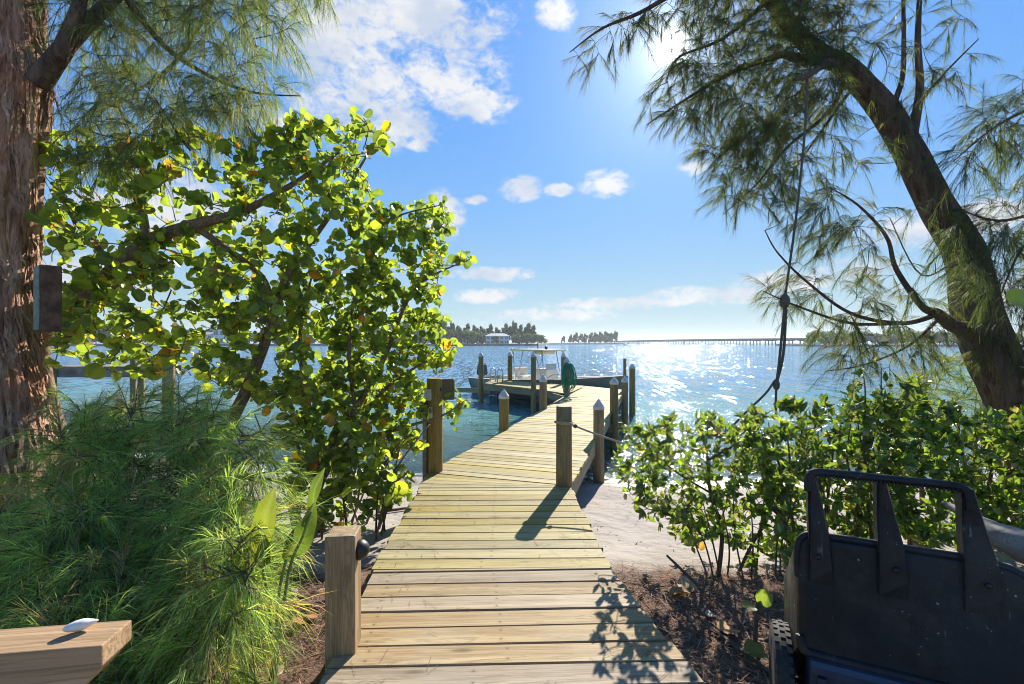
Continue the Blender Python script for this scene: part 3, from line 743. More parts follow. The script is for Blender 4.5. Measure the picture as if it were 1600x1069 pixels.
shore('right_shore', [(160, 236), (178, 226), (205, 228), (330, 240)], 60, WATER + 0.9, wall_m)
def far_tree_mesh(seed, kind):
    r = np.random.default_rng(seed); n = 900 if kind == 0 else 700
    if kind == 0:      # tall wind-bent casuarina
        cl = [(r.uniform(-.30, .30) * (1.1 - .5 * z) + .22 * (z - .4), r.uniform(-.2, .2), z + r.uniform(-.04, .04), r.uniform(.07, .17)) for z in list(np.linspace(.2, .97, 13)) + list(r.uniform(.3, .8, 6))]
    else:              # rounded broadleaf
        cl = [(r.uniform(-.42, .42), r.uniform(-.42, .42), r.uniform(.22, .8), r.uniform(.16, .26)) for _ in range(14)]
    cl = np.array(cl); k = r.integers(0, len(cl), n); d = unit(r.normal(size=(n, 3))) * r.uniform(.35, 1.0, (n, 1))
    c = cl[k, :3] + d * cl[k, 3:4] * np.array([1, 1, 1.0 if kind else 1.25])
    a = r.normal(size=(n, 3)) * .045; b_ = r.normal(size=(n, 3)) * .045
    if kind == 0: a[:, 2] = np.abs(a[:, 2]) * 1.7; a[:, 0] += .03
    V = np.stack([c - a, c + b_, c + a, c - b_], 1).reshape(-1, 3)
    me = bpy.data.meshes.new('crown'); fill_mesh(me, V, np.arange(4 * n), np.full(n, 4))
    base = (0.065, 0.10, 0.055) if kind == 0 else (0.10, 0.16, 0.055)
    set_tint(me, np.repeat(tinted(base, n, .4, r), 4, 0)); me.materials.append(M['far_leaf'])
    tm = MB().tube([(0, 0, -.03), (.01, 0, .3), (.05, .01, .6), (.10, .0, .9)], [.03, .022, .014, .005], 6).mesh('trunk'); tm.materials.append(M['bark_dark'])
    return me, tm
far_meshes = {(k, s): far_tree_mesh(50 + s * 2 + k, k) for k in (0, 1) for s in range(4)}
def far_tree(x, y, h_, wd, kind, lab, grp, z=WATER + 1.0):
    t_ = thing('pine_tree' if kind == 0 else 'shade_tree', (x, y, z), lab, 'tree', grp)
    cm, tm = far_meshes[(kind, random.randrange(4))]
    rz = random.uniform(-.5, .5)
    for nm, m_ in (('crown', cm), ('trunk', tm)):
        o = bpy.data.objects.new(nm, m_); COL.objects.link(o); o.parent = t_; o.scale = (wd, wd, h_); o.rotation_euler = (0, 0, rz)
def fx(px, d): return (px - CX) / F * d
# heights and spots read from the photograph: (px, top px, metres away, kind)
for (px, top, d, kind) in [(690, 497, 280, 0), (703, 502, 276, 0), (716, 506, 279, 0), (728, 503, 283, 0), (741, 505, 281, 0), (752, 507, 286, 0), (764, 504, 290, 0),
                           (776, 509, 288, 0), (788, 503, 285, 0), (800, 501, 286, 0), (811, 505, 288, 0), (823, 502, 290, 0), (831, 506, 289, 0), (680, 506, 277, 1)]:
    hh = ((CY - top) / F * d + 2.1) * .74
    far_tree(fx(px, d), d, hh * 1.03, hh * (0.75 if kind == 0 else .9), kind, 'tall dark casuarina on the far shore behind the white house', 'tall trees behind the house across the bay')
for (px, top, d) in [(688, 519, 274), (702, 517, 273), (716, 516, 274), (730, 517, 273), (745, 519, 273), (758, 521, 272.5), (772, 526, 271), (806, 524, 273), (815, 520, 276), (828, 523, 276), (840, 524, 277), (846, 528, 278)]:
    hh = (CY - top) / F * d + 2.1
    far_tree(fx(px, d), d, hh, hh * 1.25, 1, 'low leafy green tree on the seawall shore round the white house', 'low trees along the far seawall')
for px in range(70, 680, 16):
    d = random.uniform(272, 292); hh = random.uniform(7, 12.5)
    kd = random.choice((0, 1, 1))
    far_tree(fx(px, d), d, hh, hh * 1.2, kd, ('feathery dark pine' if kd == 0 else 'rounded green tree') + ' across the bay glimpsed through the round leaved tree', 'trees on the far shore behind the leaves')
for (px, top) in [(880, 526), (891, 523), (899, 520), (907, 522), (914, 521), (922, 519), (930, 519), (938, 518), (946, 517), (953, 520), (960, 518)]:
    d = random.uniform(468, 480); hh = ((CY - top) / F * d + 2.0) * .82
    far_tree(fx(px, d), d, hh, hh * .85, 0, 'hazy pine on the low point where the bridge begins', 'pines on the far point')
for (px, top) in [(1279, 520), (1287, 517), (1296, 518), (1304, 521), (1314, 524), (1326, 519), (1338, 522), (1352, 520), (1368, 518), (1384, 521), (1400, 517), (1417, 520), (1434, 518), (1450, 521), (1468, 519), (1490, 517), (1510, 521), (1560, 520), (1590, 518)]:
    d = random.uniform(238, 250); hh = (CY - top) / F * d + 2.1
    far_tree(fx(px, d), d, hh, hh * 1.5, 1, 'rounded tree on the low shore at the near end of the bridge', 'trees on the right hand shore')

def house(name, c, sz, lab, rz=0.0, storeys=2, nwin=4):
    h0 = thing(name, c, lab, 'house'); c = np.asarray(c, float); L, W_, Hh = sz
    part('wall', MB().box((L, W_, Hh), c + (0, 0, Hh / 2)), M['wall_white'], h0)
    v = [(-L * .56, -W_ * .6, Hh), (L * .56, -W_ * .6, Hh), (L * .56, W_ * .6, Hh), (-L * .56, W_ * .6, Hh), (-L * .3, 0, Hh + 1.5), (L * .3, 0, Hh + 1.5)]
    part('roof', MB().add(np.array(v) + c, [(0, 1, 5, 4), (1, 2, 5), (2, 3, 4, 5), (3, 0, 4), (3, 2, 1, 0)]), M['roof_grey'], h0)
    for s in range(storeys):
        for k in range(nwin):
            x = -L / 2 + L * (k + .5) / nwin; z = Hh * (s + .5) / storeys
            wn = part('window', MB().box((L / nwin * .62, .12, Hh / storeys * .55), c + (x, -W_ / 2 - .04, z)), M['glass_dark'], h0)
            part('frame', MB().box((.15, .16, Hh / storeys * .56), c + (x, -W_ / 2 - .06, z)), M['wall_white'], wn)
    return h0
house('beach_house', (fx(777, 268.5), 273.5, WATER + 1.0), (13.5, 8, 4.8), 'white two storey house among trees on the far shore', nwin=5)
house('beach_house', (fx(722, 268.5), 277, WATER + 1.0), (10, 8, 3.4), 'low white house half hidden left of the tall far trees', storeys=1)
house('beach_house', (fx(343, 262), 268.5, WATER + 1.0), (11, 8, 8.5), 'tall white house glimpsed through the round leaves', nwin=3)
house('beach_house', (fx(309, 262), 270, WATER + 1.0), (11, 8, 5.5), 'low pale house with grey roof glimpsed through the round leaves')
# bridge : pixel line gives its bearing, its height is even
br = thing('bridge', (180, 400, WATER), 'long low concrete trestle bridge crossing the bay on many pile bents', 'bridge')
p0, p1 = np.array([fx(962, 640), 640.]), np.array([fx(1310, 262), 262.])
bd = unit(p1 - p0); bn = np.array([-bd[1], bd[0]]); LB = np.linalg.norm(p1 - p0)
def zb(s): return WATER + 3.3 + 0.9 * math.sin(min(1, max(0, s / LB)) * 2.2)
NB = 26; st = np.linspace(-10, LB + 25, NB)
mb = MB(); pr = []
V = []
for s in st:
    for o_, z_ in ((-5, 0), (5, 0), (5, -1.0), (-5, -1.0)):
        q = p0 + bd * s + bn * o_; V.append((q[0], q[1], zb(s) + z_))
f = [(i * 4 + k, i * 4 + (k + 1) % 4, (i + 1) * 4 + (k + 1) % 4, (i + 1) * 4 + k) for i in range(NB - 1) for k in range(4)]
part('deck', mb.add(V, f + [(0, 1, 2, 3), tuple((NB - 1) * 4 + k for k in (3, 2, 1, 0))]), M['concrete'], br)
for o_ in (-4.8, 4.8):
    part('parapet', MB().tube([np.array([*(p0 + bd * s + bn * o_), zb(s) + .38]) for s in st], .42, 4), M['concrete'], br)
for s in st[1:-1]:
    mb = MB(); ang = math.atan2(bn[1], bn[0]); Rz = np.array([[math.cos(ang), -math.sin(ang), 0], [math.sin(ang), math.cos(ang), 0], [0, 0, 1]])
    q = p0 + bd * s; mb.box((9.5, 1.0, .7), (q[0], q[1], zb(s) - 1.1), Rz)
    for k in (-3.8, -1.3, 1.3, 3.8):
        qq = q + bn * k; mb.tube([(qq[0], qq[1], WATER - 1.5), (qq[0], qq[1], zb(s) - 1.0)], .36, 6)
    part('pile_bent', mb, M['concrete'], br)
def far_boat(c, ang, L, lab, hullm, sail=False):
    o = thing('sail_boat' if sail else 'cruiser_boat', c, lab, 'boat'); c = np.asarray(c, float)
    Rz = np.array([[math.cos(ang), -math.sin(ang), 0], [math.sin(ang), math.cos(ang), 0], [0, 0, 1]])
    pl = np.array([(-.5, -.16), (.15, -.18), (.38, -.1), (.5, 0), (.38, .1), (.15, .18), (-.5, .16)]) * L
    n = len(pl); v = [(x * .9, y * .7, -.3) for x, y in pl] + [(x, y, .9 + .35 * max(0, x / L)) for x, y in pl]
    part('hull', MB().add(np.array(v) @ Rz.T + c, [tuple(range(n))[::-1], tuple(range(n, 2 * n))] + [(i, (i + 1) % n, n + (i + 1) % n, n + i) for i in range(n)]), hullm, o)
    if sail:
        part('mast', MB().tube([c, c + (0, 0, 5.2)], .06, 6), M['steel'], o)
        part('sail', MB().add(np.array([(-.05, 0, .9), (-2.0, .2, 1.0), (-.05, .05, 5.1), (-1.0, .28, 2.4)]) @ Rz.T + c, [(0, 1, 3), (0, 3, 2)]), M['cap_white'], o)
    else:
        part('cabin', MB().box((L * .34, L * .22, 1.3), c + (0, 0, 1.5), Rz, .1, .85), M['wall_white'], o)
        part('roof', MB().box((L * .42, L * .25, .12), c + (0, 0, 2.3), Rz), M['gel'], o)
far_boat((fx(1276, 225), 225, WATER), .2, 8.5, 'dark hulled cabin boat anchored before the bridge end', M['hull_grey'])
far_boat((fx(977, 300), 300, WATER), 1.0, 5.0, 'small sail boat with one pale sail off the low point', M['cap_white'], True)

# neighbour's dock glimpsed through the leaves on the left
nd = thing('neighbour_dock', (-9.5, 15, WATER), 'old timber dock on pilings glimpsed behind the round leaved tree', 'dock')
for k in range(22):
    put('board', MB().box((0.14, 1.8, 0.04), bev=.004).mesh('board'), M['old_wood'], nd, (-14.9 + k * .147, 15.6, 0.70 + random.uniform(-.004, .004)))
for y in (14.75, 16.4): put('fascia', MB().box((3.2, .05, .3)).mesh('fascia'), M['old_wood'], nd, (-13.35, y, .52))
for x, y, tp, r in ((-12.0, 14.6, 1.75, .085), (-14.6, 14.65, .9, .1), (-11.1, 14.9, 1.5, .17), (-13.2, 16.4, .9, .1)):
    piling(x, y, tp, r, nd, cap=False, mat='post_wood')

# ------------------------------------------------------------------ plants: tools
def in_poly(pts, poly):
    x, y = pts[:, 0], pts[:, 1]; ins = np.zeros(len(pts), bool); n = len(poly)
    for i in range(n):
        x0, y0 = poly[i]; x1, y1 = poly[i - 1]
        c = ((y0 > y) != (y1 > y)) & (x < (x1 - x0) * (y - y0) / (y1 - y0 + 1e-9) + x0); ins ^= c
    return ins
def sample(poly, n, depth, jit, r, mind=0.0, clump=None):
    """n points: directions inside an outline, each with its own distance"""
    poly = np.array(poly, float); lo, hi = poly.min(0), poly.max(0); out = []
    tries = 0
    while len(out) < n and tries < 60:
        q = r.uniform(lo, hi, (400, 2)); q = q[in_poly(q, poly)]; tries += 1
        for a in q:
            d = depth(a[0], a[1]) + r.uniform(-jit, jit); p = P(a[0], a[1], d)
            if mind and out and np.min(np.linalg.norm(np.array(out[-120:]) - p, axis=1)) < mind: continue
            if clump is not None and mnoise.noise(Vector(p) * clump[0]) < clump[1]: continue
            out.append(p)
            if len(out) >= n: break
    return np.array(out)
class Skeleton:
    def __init__(s): s.n = []; s.paths = []
    def limb(s, pts, radii, n=6):
        c = spline(pts, n); r = np.interp(np.linspace(0, 1, len(c)), np.linspace(0, 1, len(radii)), radii)
        s.paths.append((c, r)); s.n += list(c); return c
    def grow(s, targets, r, sag=0.12, wig=0.05, rk=0.010, tip=0.0028, maxr=0.02, seg=7, up=0.0, bias=None):
        """joins every target to the nearest wood, nearest first; returns the twigs"""
        tw = []; nodes = np.array(s.n); T = np.array(targets)
        order = np.argsort([np.min(np.linalg.norm(nodes - p, axis=1)) for p in T])
        for i in order:
            p = T[i]; dist = np.linalg.norm(nodes - p, axis=1)
            if bias is not None: dist = dist + bias(nodes, p)
            k = int(np.argmin(dist)); q = nodes[k]; L = np.linalg.norm(p - q)
            if L < 0.03: q = q + np.array([0.03, 0, 0.02]); L = 0.05
            mid = (p + q) / 2 + np.array([0, 0, -sag * L + up * L]) + r.normal(size=3) * wig * L
            c = spline([q, mid, p], max(2, seg // 2)); rad = np.linspace(min(maxr, tip + rk * L), tip, len(c))
            s.paths.append((c, rad)); tw.append(c); nodes = np.concatenate([nodes, c[1:]])
        s.n = list(nodes); return tw
    def mesh(s, name, sides=6, big=0.03, rough=0.0):
        mb = MB()
        for c, r in s.paths:
            if r[0] > big: mb.tube(c, r * (1 + rough * rng.normal(size=len(r))), 12)
            else: mb.tube(c, r, 5 if r[0] > .006 else 3, cap=r[0] > .006)
        return mb.mesh(name, True)
def leaf_variant(kind, tint, seed):
    r = np.random.default_rng(seed)
    if kind == 'round':
        ts = [0.0, 0.10, 0.30, 0.55, 0.78, 0.93, 1.0]; wf = lambda q: 0.54 * math.sqrt(max(0, 1 - ((q - .47) / .56) ** 2)) if q < .99 else .10
        nx = 4
    elif kind == 'ellipse':
        ts = [0.0, 0.18, 0.42, 0.68, 0.88, 1.0]; wf = lambda q: 0.02 + 0.23 * math.sin(math.pi * min(1, q ** 0.85)) ; nx = 2
    else:   # paddle
        ts = list(np.linspace(0, 1, 10)); wf = lambda q: 0.015 + 0.205 * math.sin(math.pi * min(1, q ** 0.8)) ** .8; nx = 4
    fold = r.uniform(.05, .5); curl = r.uniform(-.45, .25); wv = r.uniform(.0, .05); ph = r.uniform(0, 6)
    V, C = [], []; tint = np.array(tint)
    for q in ts:
        w_ = wf(q)
        for k in range(nx + 1):
            x = (k / nx * 2 - 1) * w_
            V.append((x, q, fold * abs(x) + curl * (q - .3) ** 2 + wv * math.sin(ph + q * 9 + x * 11)))
            C.append(tint * (1.28 if k == nx // 2 else 1.0) * r.uniform(.9, 1.1))
    f = []; m_ = nx + 1
    for i in range(len(ts) - 1):
        for k in range(nx): f.append((i * m_ + k, i * m_ + k + 1, (i + 1) * m_ + k + 1, (i + 1) * m_ + k))
    return np.array(V), f, np.array(C)
def make_variants(kind, tints, seed, mat, name='leaf'):
    out = []
    for i, tn in enumerate(tints):
        V, f, C = leaf_variant(kind, tn, seed + i); me = MB().add(V, f, C).mesh(name, True); me.materials.append(mat); out.append((V, f, C, me))
    return out
def place_leaves(parent, pos, dirs, nrm, size, var, variants, mat, n_single=300, name='leaf'):
    """the largest leaves in view one by one, the rest as one mass"""
    from mathutils import Matrix
    dirs = unit(dirs); side = unit(np.cross(dirs, nrm)); nrm = np.cross(side, dirs)
    d = np.maximum(pos[:, 1], .3); px = CX + pos[:, 0] / d * F; py = CY - (pos[:, 2] - H) / d * F
    vis = (px > 0) & (px < 1600) & (py > 0) & (py < 1069)
    score = size / d * vis * (0.35 + np.abs(np.sum(nrm * unit(pos - np.array([0, 0, H])), 1)))
    order = np.argsort(-score); single = set(order[:n_single].tolist())
    base = np.array(parent.location)
    for i in single:
        o = bpy.data.objects.new(name, variants[var[i]][3]); COL.objects.link(o); o.parent = parent
        s = size[i]; m_ = np.eye(4); m_[:3, 0] = side[i] * s; m_[:3, 1] = dirs[i] * s; m_[:3, 2] = nrm[i] * s; m_[:3, 3] = pos[i] - base
        o.matrix_basis = Matrix(m_.tolist())
    rest = np.array([i for i in range(len(pos)) if i not in single], int)
    if len(rest) == 0: return
    Vs, Ls, Ns, Cs = [], [], [], []; b_ = 0
    for k, (V, f, C, _) in enumerate(variants):
        idx = rest[var[rest] == k]
        if len(idx) == 0: continue
        W = pos[idx, None] + size[idx, None, None] * (V[None, :, 0:1] * side[idx, None] + V[None, :, 1:2] * dirs[idx, None] + V[None, :, 2:3] * nrm[idx, None])
        fa = np.array(f); L = (fa[None] + (np.arange(len(idx)) * len(V))[:, None, None] + b_)
        Vs.append(W.reshape(-1, 3)); Ls.append(L.ravel()); Ns.append(np.full(len(idx) * len(f), 4)); Cs.append(np.tile(C, (len(idx), 1))); b_ += len(idx) * len(V)
    me = bpy.data.meshes.new('foliage'); fill_mesh(me, np.concatenate(Vs), np.concatenate(Ls), np.concatenate(Ns), True); set_tint(me, np.concatenate(Cs))
    tag(put('foliage', me, mat, parent), kind='stuff')
def needle_mesh(name, p0, d, L, droop, width, tint, r):
    n = len(p0); d = unit(d); dn = np.array([0, 0, -1.0])
    s = unit(np.cross(d, r.normal(size=(n, 3)))) * (width[:, None] if np.ndim(width) else width)
    g = droop[:, None]; Lc = L[:, None]
    m_ = p0 + d * Lc * .5 + dn * g * Lc * .25; t_ = p0 + d * Lc * (1 - .25 * g) + dn * g * Lc
    V = np.stack([p0 - s, p0 + s, m_ + s * .9, m_ - s * .9, t_], 1).reshape(-1, 3)
    i = np.arange(n)[:, None] * 5
    loops = np.concatenate([i + np.array([[0, 1, 2, 3]]), i + np.array([[3, 2, 4]])], 1).ravel()
    me = bpy.data.meshes.new(name); fill_mesh(me, V, loops, np.tile([4, 3], n)); set_tint(me, np.repeat(tint, 5, 0))
    return me
def needles_on(twigs, per, r, Lr, droop, width, cols, spread=.55, along=.5, down=.25, frac=.92, reach=.6):
    P0, D, LL, G_, T_ = [], [], [], [], []
    cols = np.array(cols)
    for c in twigs:
        n = max(4, int(per * r.uniform(.6, 1.4))); seg = np.linalg.norm(np.diff(c, axis=0), axis=1); cum = np.concatenate([[0], np.cumsum(seg)])
        tot = cum[-1]; u = tot - np.minimum(tot, reach) * frac * r.uniform(0, 1, n) ** 1.0
        p = np.stack([np.interp(u, cum, c[:, k]) for k in range(3)], 1)
        tg = unit(c[-1] - c[max(0, len(c) - 3)])
        D.append(tg * along + r.normal(size=(n, 3)) * spread + np.array([0, 0, -down])); P0.append(p)
        LL.append(r.uniform(*Lr, n)); G_.append(r.uniform(*droop, n))
        base = cols[r.integers(0, len(cols))]
        T_.append(base * r.uniform(.65, 1.35, (n, 1)) * r.uniform(.9, 1.1, (n, 3)))
    return np.concatenate(P0), np.concatenate(D), np.concatenate(LL), np.concatenate(G_), width, np.concatenate(T_)

def sprays(sk, tw, rg, k, Lr, bias, spread, sag, along=.5, thick=1.0):
    """fine drooping side twigs that carry the needles"""
    out = []
    for c in tw:
        tg = unit(c[-1] - c[max(0, len(c) - 3)])
        for j in range(k):
            q = c[-1] if j == 0 else c[int(rg.integers(len(c) // 2, len(c)))]
            d = unit(tg * along + np.asarray(bias) + rg.normal(size=3) * spread); L = rg.uniform(*Lr); g = sag * rg.uniform(.4, 1.5)
            p = np.array([q, q + d * L * .35 - [0, 0, g * L * .1], q + d * L * .7 - [0, 0, g * L * .42], q + d * L * .95 - [0, 0, g * L * .85]])
            out.append(p); sk.paths.append((p, np.array([.0026, .0021, .0016, .001]) * thick))
    return out
def bark_trunk(pts, radii, sides=48, rings=150, amp=0.05, seed=0.0, zs=1.0):
    c = spline(pts, max(2, rings // (len(pts) - 1))); n = len(c); r = np.interp(np.linspace(0, 1, n), np.linspace(0, 1, len(radii)), radii)
    mb = MB().tube(c, r, sides); V = mb.v[0]; ctr = np.repeat(c, sides, 0); out = unit(V - ctr)
    k = np.arange(len(V)) % sides; ring = np.arange(len(V)) // sides
    for i in range(len(V)):
        a = 2 * math.pi * k[i] / sides; h_ = ring[i] / n * 5 * zs
        q = Vector((math.cos(a) * 3.4, math.sin(a) * 3.4, h_ * 1.1 + seed))
        q2 = Vector((math.cos(a) * 9, math.sin(a) * 9, h_ * 2.2 + seed))
        dv = 0.6 * mnoise.noise(q) + 0.5 * (1 - 2 * abs(mnoise.noise(q2))) + .25 * mnoise.noise(q2 * 2.7)
        V[i] += out[i] * amp * dv * (r[ring[i]] / max(radii))
    return mb
def bark_strips(mb, c, r, n, rg, Lr=(.15, .5), lift=.03):
    """loose fibres of bark along a trunk"""
    for _ in range(n):
        i = rg.integers(2, len(c) - 3); a = rg.uniform(0, 6.28); L = rg.uniform(*Lr)
        u = np.array([math.cos(a), math.sin(a), 0]); w_ = np.array([-math.sin(a), math.cos(a), 0]) * rg.uniform(.004, .014)
        pts = []
        for q in (0, .35, .7, 1):
            z = c[i] + np.array([0, 0, -q * L]); j = int(np.argmin(np.abs(c[:, 2] - z[2])))
            p = c[j] + u * (r[j] * 1.10 + lift * q * q * rg.uniform(.2, 1.6)) + w_ * q * rg.uniform(-2, 2); p[2] = z[2]; pts.append(p)
        V = []
        for p, k in zip(pts, (1, 1, .8, .2)): V += [p - w_ * k, p + w_ * k]
        mb.add(V, [(0, 1, 3, 2), (2, 3, 5, 4), (4, 5, 7, 6)])

# ------------------------------------------------------------------ big casuarina at the left edge
rg = np.random.default_rng(11)
lt = thing('casuarina_tree', (-3.75, 3.3, -0.1), 'big old casuarina with shaggy reddish brown bark and overhanging needles', 'tree')
tp = [P(-44, 900, 3.3), P(-26, 800, 3.3), P(-16, 700, 3.3), P(-24, 600, 3.3), P(-34, 500, 3.3), P(-33, 380, 3.3), P(-30, 250, 3.3), P(-18, 120, 3.3), P(-22, 20, 3.3), P(-8, -120, 3.3), P(-10, -300, 3.35)]
tr_ = [.40, .33, .30, .285, .275, .28, .29, .315, .28, .24, .2]
mb = bark_trunk(tp, tr_, 96, 300, .085, 3.0)
cc = spline(tp, 20); cr = np.interp(np.linspace(0, 1, len(cc)), np.linspace(0, 1, len(tr_)), tr_)
part('trunk', mb, M['bark_big'], lt, True)
mb = MB(); bark_strips(mb, cc, cr, 1500, rg, (.10, .40), .05)
tag(part('bark_fibres', mb, M['bark_big'], lt), kind='stuff')
sk = Skeleton()
sk.limb([P(60, 130, 3.25), P(105, 70, 3.2), P(150, 25, 3.25), P(220, -40, 3.35), P(360, -130, 3.6), P(540, -170, 4.0)], [.075, .055, .045, .038, .028, .012])
sk.limb([P(90, 90, 3.15), P(120, 20, 3.1), P(140, -60, 3.1)], [.05, .04, .02])
sk.limb([P(190, -15, 3.3), P(255, 70, 3.6), P(330, 120, 3.8), P(400, 145, 3.9), P(470, 150, 4.0)], [.03, .022, .016, .010, .004])
sk.limb([P(360, -130, 3.6), P(330, 0, 3.9), P(270, 100, 4.1), P(180, 160, 4.2), P(110, 190, 4.2)], [.03, .022, .016, .010, .004])
sk.limb([P(240, 150, 3.6), P(275, 205, 3.5), P(297, 235, 3.45)], [.006, .010, .008])
poly = [(75, -140), (90, 40), (120, 130), (75, 170), (85, 240), (200, 262), (300, 235), (360, 190), (420, 165), (450, 145), (430, 100), (455, 50), (480, 10), (560, -80), (540, -160)]
T = sample(poly, 350, lambda x, y: 3.5 + (x - 80) / 480 * .6, .45, rg)
tw = sk.grow(T, rg, sag=.10, wig=.10, rk=.010, tip=.002, maxr=.012)
sp_ = sprays(sk, tw, rg, 3, (.16, .38), (.15, -.05, -.15), .55, .45)
put('branches', sk.mesh('branches'), M['bark_dark'], lt)
me = needle_mesh('needles', *needles_on(sp_, 42, rg, (.08, .19), (.15, .6), .0012, [(.10, .15, .075), (.13, .18, .065), (.09, .135, .085), (.17, .19, .07)], spread=.30, along=.8, down=.30, reach=9), rg)
tag(put('needles', me, M['needle'], lt), kind='stuff')
# weathered box nailed to the trunk
bx = thing('nailed_box', P(76, 520, 3.0), 'weathered narrow wooden box nailed to the side of the big trunk', 'box')
c = P(77, 467, 3.02); th_ = .98; ux = np.array([math.cos(th_), math.sin(th_), 0])
put('box', MB().box((.105, .10, .43), bev=.006).mesh('box'), plain('rusty_wood', (.12, .065, .035), .85, var=.6, nscale=14, bump=.5), bx, c, (0, 0, th_))
put('side_panel', MB().box((.012, .095, .41), bev=.003).mesh('side_panel'), plain('pale_green_paint', (.22, .27, .22), .8, var=.3, nscale=20), bx, c - ux * .0595, (0, 0, th_))
# ------------------------------------------------------------------ low casuarina thicket under it
rg = np.random.default_rng(12)
lb = thing('casuarina_shrub', (-1.9, 2.7, -0.1), 'dense bright green needle leaved shrub spilling toward the boardwalk', 'shrub')
sk = Skeleton()
for (x, y) in ((-2.9, 3.2), (-2.4, 3.0), (-2.1, 2.75), (-1.75, 2.95), (-1.6, 2.55), (-1.45, 2.85), (-2.0, 2.3), (-1.5, 2.2), (-2.5, 2.6)):
    tx, ty = x * 1.02 + rg.uniform(-.12, .2), y - rg.uniform(.0, .2)
    sk.limb([(x, y, -.12), ((x + tx) / 2 + .04, (y + ty) / 2, .2), (tx, ty, rg.uniform(.35, .6))], [.016, .011, .005])
poly = [(-60, 800), (65, 790), (95, 650), (150, 628), (215, 615), (310, 630), (380, 660), (410, 710), (405, 780), (420, 850), (405, 930), (375, 1000), (345, 1050), (310, 1110), (110, 1110), (90, 1000), (-60, 990)]
T = sample(poly, 900, lambda x, y: np.interp(y, [600, 760, 900, 1069], [3.35, 2.75, 2.35, 2.0]) - .12 * math.sin(x * .02), .30, rg)
T[:, 2] = np.maximum(T[:, 2], ground_z(T[:, 0], T[:, 1]) + .05)
tw = sk.grow(T, rg, sag=-.12, wig=.12, rk=.008, tip=.0018, maxr=.010)
sp_ = sprays(sk, tw, rg, 3, (.12, .32), (.15, -.25, .25), .55, .35, thick=1.5)
put('branches', sk.mesh('branches'), M['bark_twig'], lb)
a = needles_on(sp_, 32, rg, (.10, .22), (.1, .6), .0013, [(.21, .32, .10), (.26, .38, .11), (.17, .27, .11), (.29, .37, .14), (.20, .30, .12), (.24, .34, .10), (.22, .34, .12), (.34, .30, .16)], spread=.30, along=.85, down=-.02, reach=9)
d_ = a[1] + np.array([.10, -.18, .10]); a = (a[0], d_, *a[2:])
me = needle_mesh('needles', *a, rg)
tag(put('needles', me, M['needle'], lb), kind='stuff')

# ------------------------------------------------------------------ round leaved trees
rg = np.random.default_rng(21)
GT = [(.135, .205, .042), (.17, .25, .042), (.095, .155, .04), (.22, .31, .04), (.065, .11, .035), (.12, .175, .05), (.155, .215, .04), (.22, .28, .032), (.38, .30, .025), (.45, .19, .025), (.25, .16, .05)]
GW = np.array([16, 16, 15, 9, 15, 14, 12, 6, 1.6, 1.4, 2.2]); GW = GW / GW.sum()
GT = GT * 3; GW = np.tile(GW, 3) / 3
grape = make_variants('round', GT, 300, M['leaf_single'])
SD = np.array(SUN_DIR)
def round_leaves(parent, tw, rg, per, size, n_single, twigfrac=.5):
    pos, dr, nr, sz = [], [], [], []
    for c in tw:
        n = max(3, int(per * rg.uniform(.6, 1.4))); seg = np.linalg.norm(np.diff(c, axis=0), axis=1); cum = np.concatenate([[0], np.cumsum(seg)])
        tot = cum[-1]; u = tot - min(tot, .32) * np.linspace(0, 1, n) ** 1.0
        p = np.stack([np.interp(u, cum, c[:, k]) for k in range(3)], 1); tg = unit(c[-1] - c[-2])
        d = tg * .35 + rg.normal(size=(n, 3)) * .75 + np.array([0, 0, .15])
        k = rg.normal(size=(n, 3)) * .8 + SD * .75 + np.array([0, 0, .2])
        s = size(p) * (.45 + 1.15 * rg.uniform(0, 1, n) ** 1.8 + (rg.uniform(0, 1, n) > .96) * .4); pos.append(p + unit(d) * .015); dr.append(d); nr.append(k); sz.append(s)
    pos = np.concatenate(pos); var = rg.choice(len(GT), len(pos), p=GW)
    place_leaves(parent, pos, np.concatenate(dr), np.concatenate(nr), np.concatenate(sz), var, grape, M['leaf'], n_single)
g1 = thing('sea_grape_tree', P(20, 640, 3.9), 'spreading round leaved tree with yellow and orange leaves behind the big trunk', 'tree')
sk = Skeleton()
sk.limb([(-3.75, 4.1, -.3), P(60, 560, 3.95), P(120, 480, 3.8), P(175, 425, 3.7), P(230, 378, 3.6), P(300, 352, 3.6), P(380, 330, 3.7), P(470, 280, 3.9), P(540, 230, 4.0)], [.085, .075, .065, .06, .05, .042, .032, .02, .008])
sk.limb([P(230, 378, 3.6), P(222, 330, 3.55), P(215, 280, 3.5)], [.035, .03, .012])
sk.limb([P(300, 352, 3.6), P(370, 400, 3.8), P(415, 440, 3.9), P(430, 500, 4.0)], [.03, .026, .02, .012])
sk.limb([(-2.75, 4.3, -.35), P(352, 690, 4.2), P(385, 610, 4.15), P(420, 520, 4.1), P(450, 430, 4.1), P(520, 330, 4.2), P(590, 215, 4.3)], [.07, .06, .052, .042, .034, .02, .006])
sk.limb([P(120, 480, 3.8), P(200, 440, 4.1), P(270, 410, 4.4), P(330, 400, 4.6)], [.03, .026, .02, .012])
sk.limb([P(175, 425, 3.7), P(150, 380, 3.6), P(120, 350, 3.5), P(90, 300, 3.5)], [.03, .02, .014, .008])
poly = [(72, 230), (110, 200), (160, 215), (240, 215), (300, 205), (340, 215), (430, 205), (465, 165), (500, 190), (540, 175), (595, 185), (612, 225), (580, 280), (600, 330), (560, 420), (470, 480), (440, 560), (330, 470), (250, 450), (170, 500), (80, 540)]
T = sample(poly, 760, lambda x, y: 3.5 + (x - 70) / 540 * .7, .5, rg, clump=(4.5, -.10))
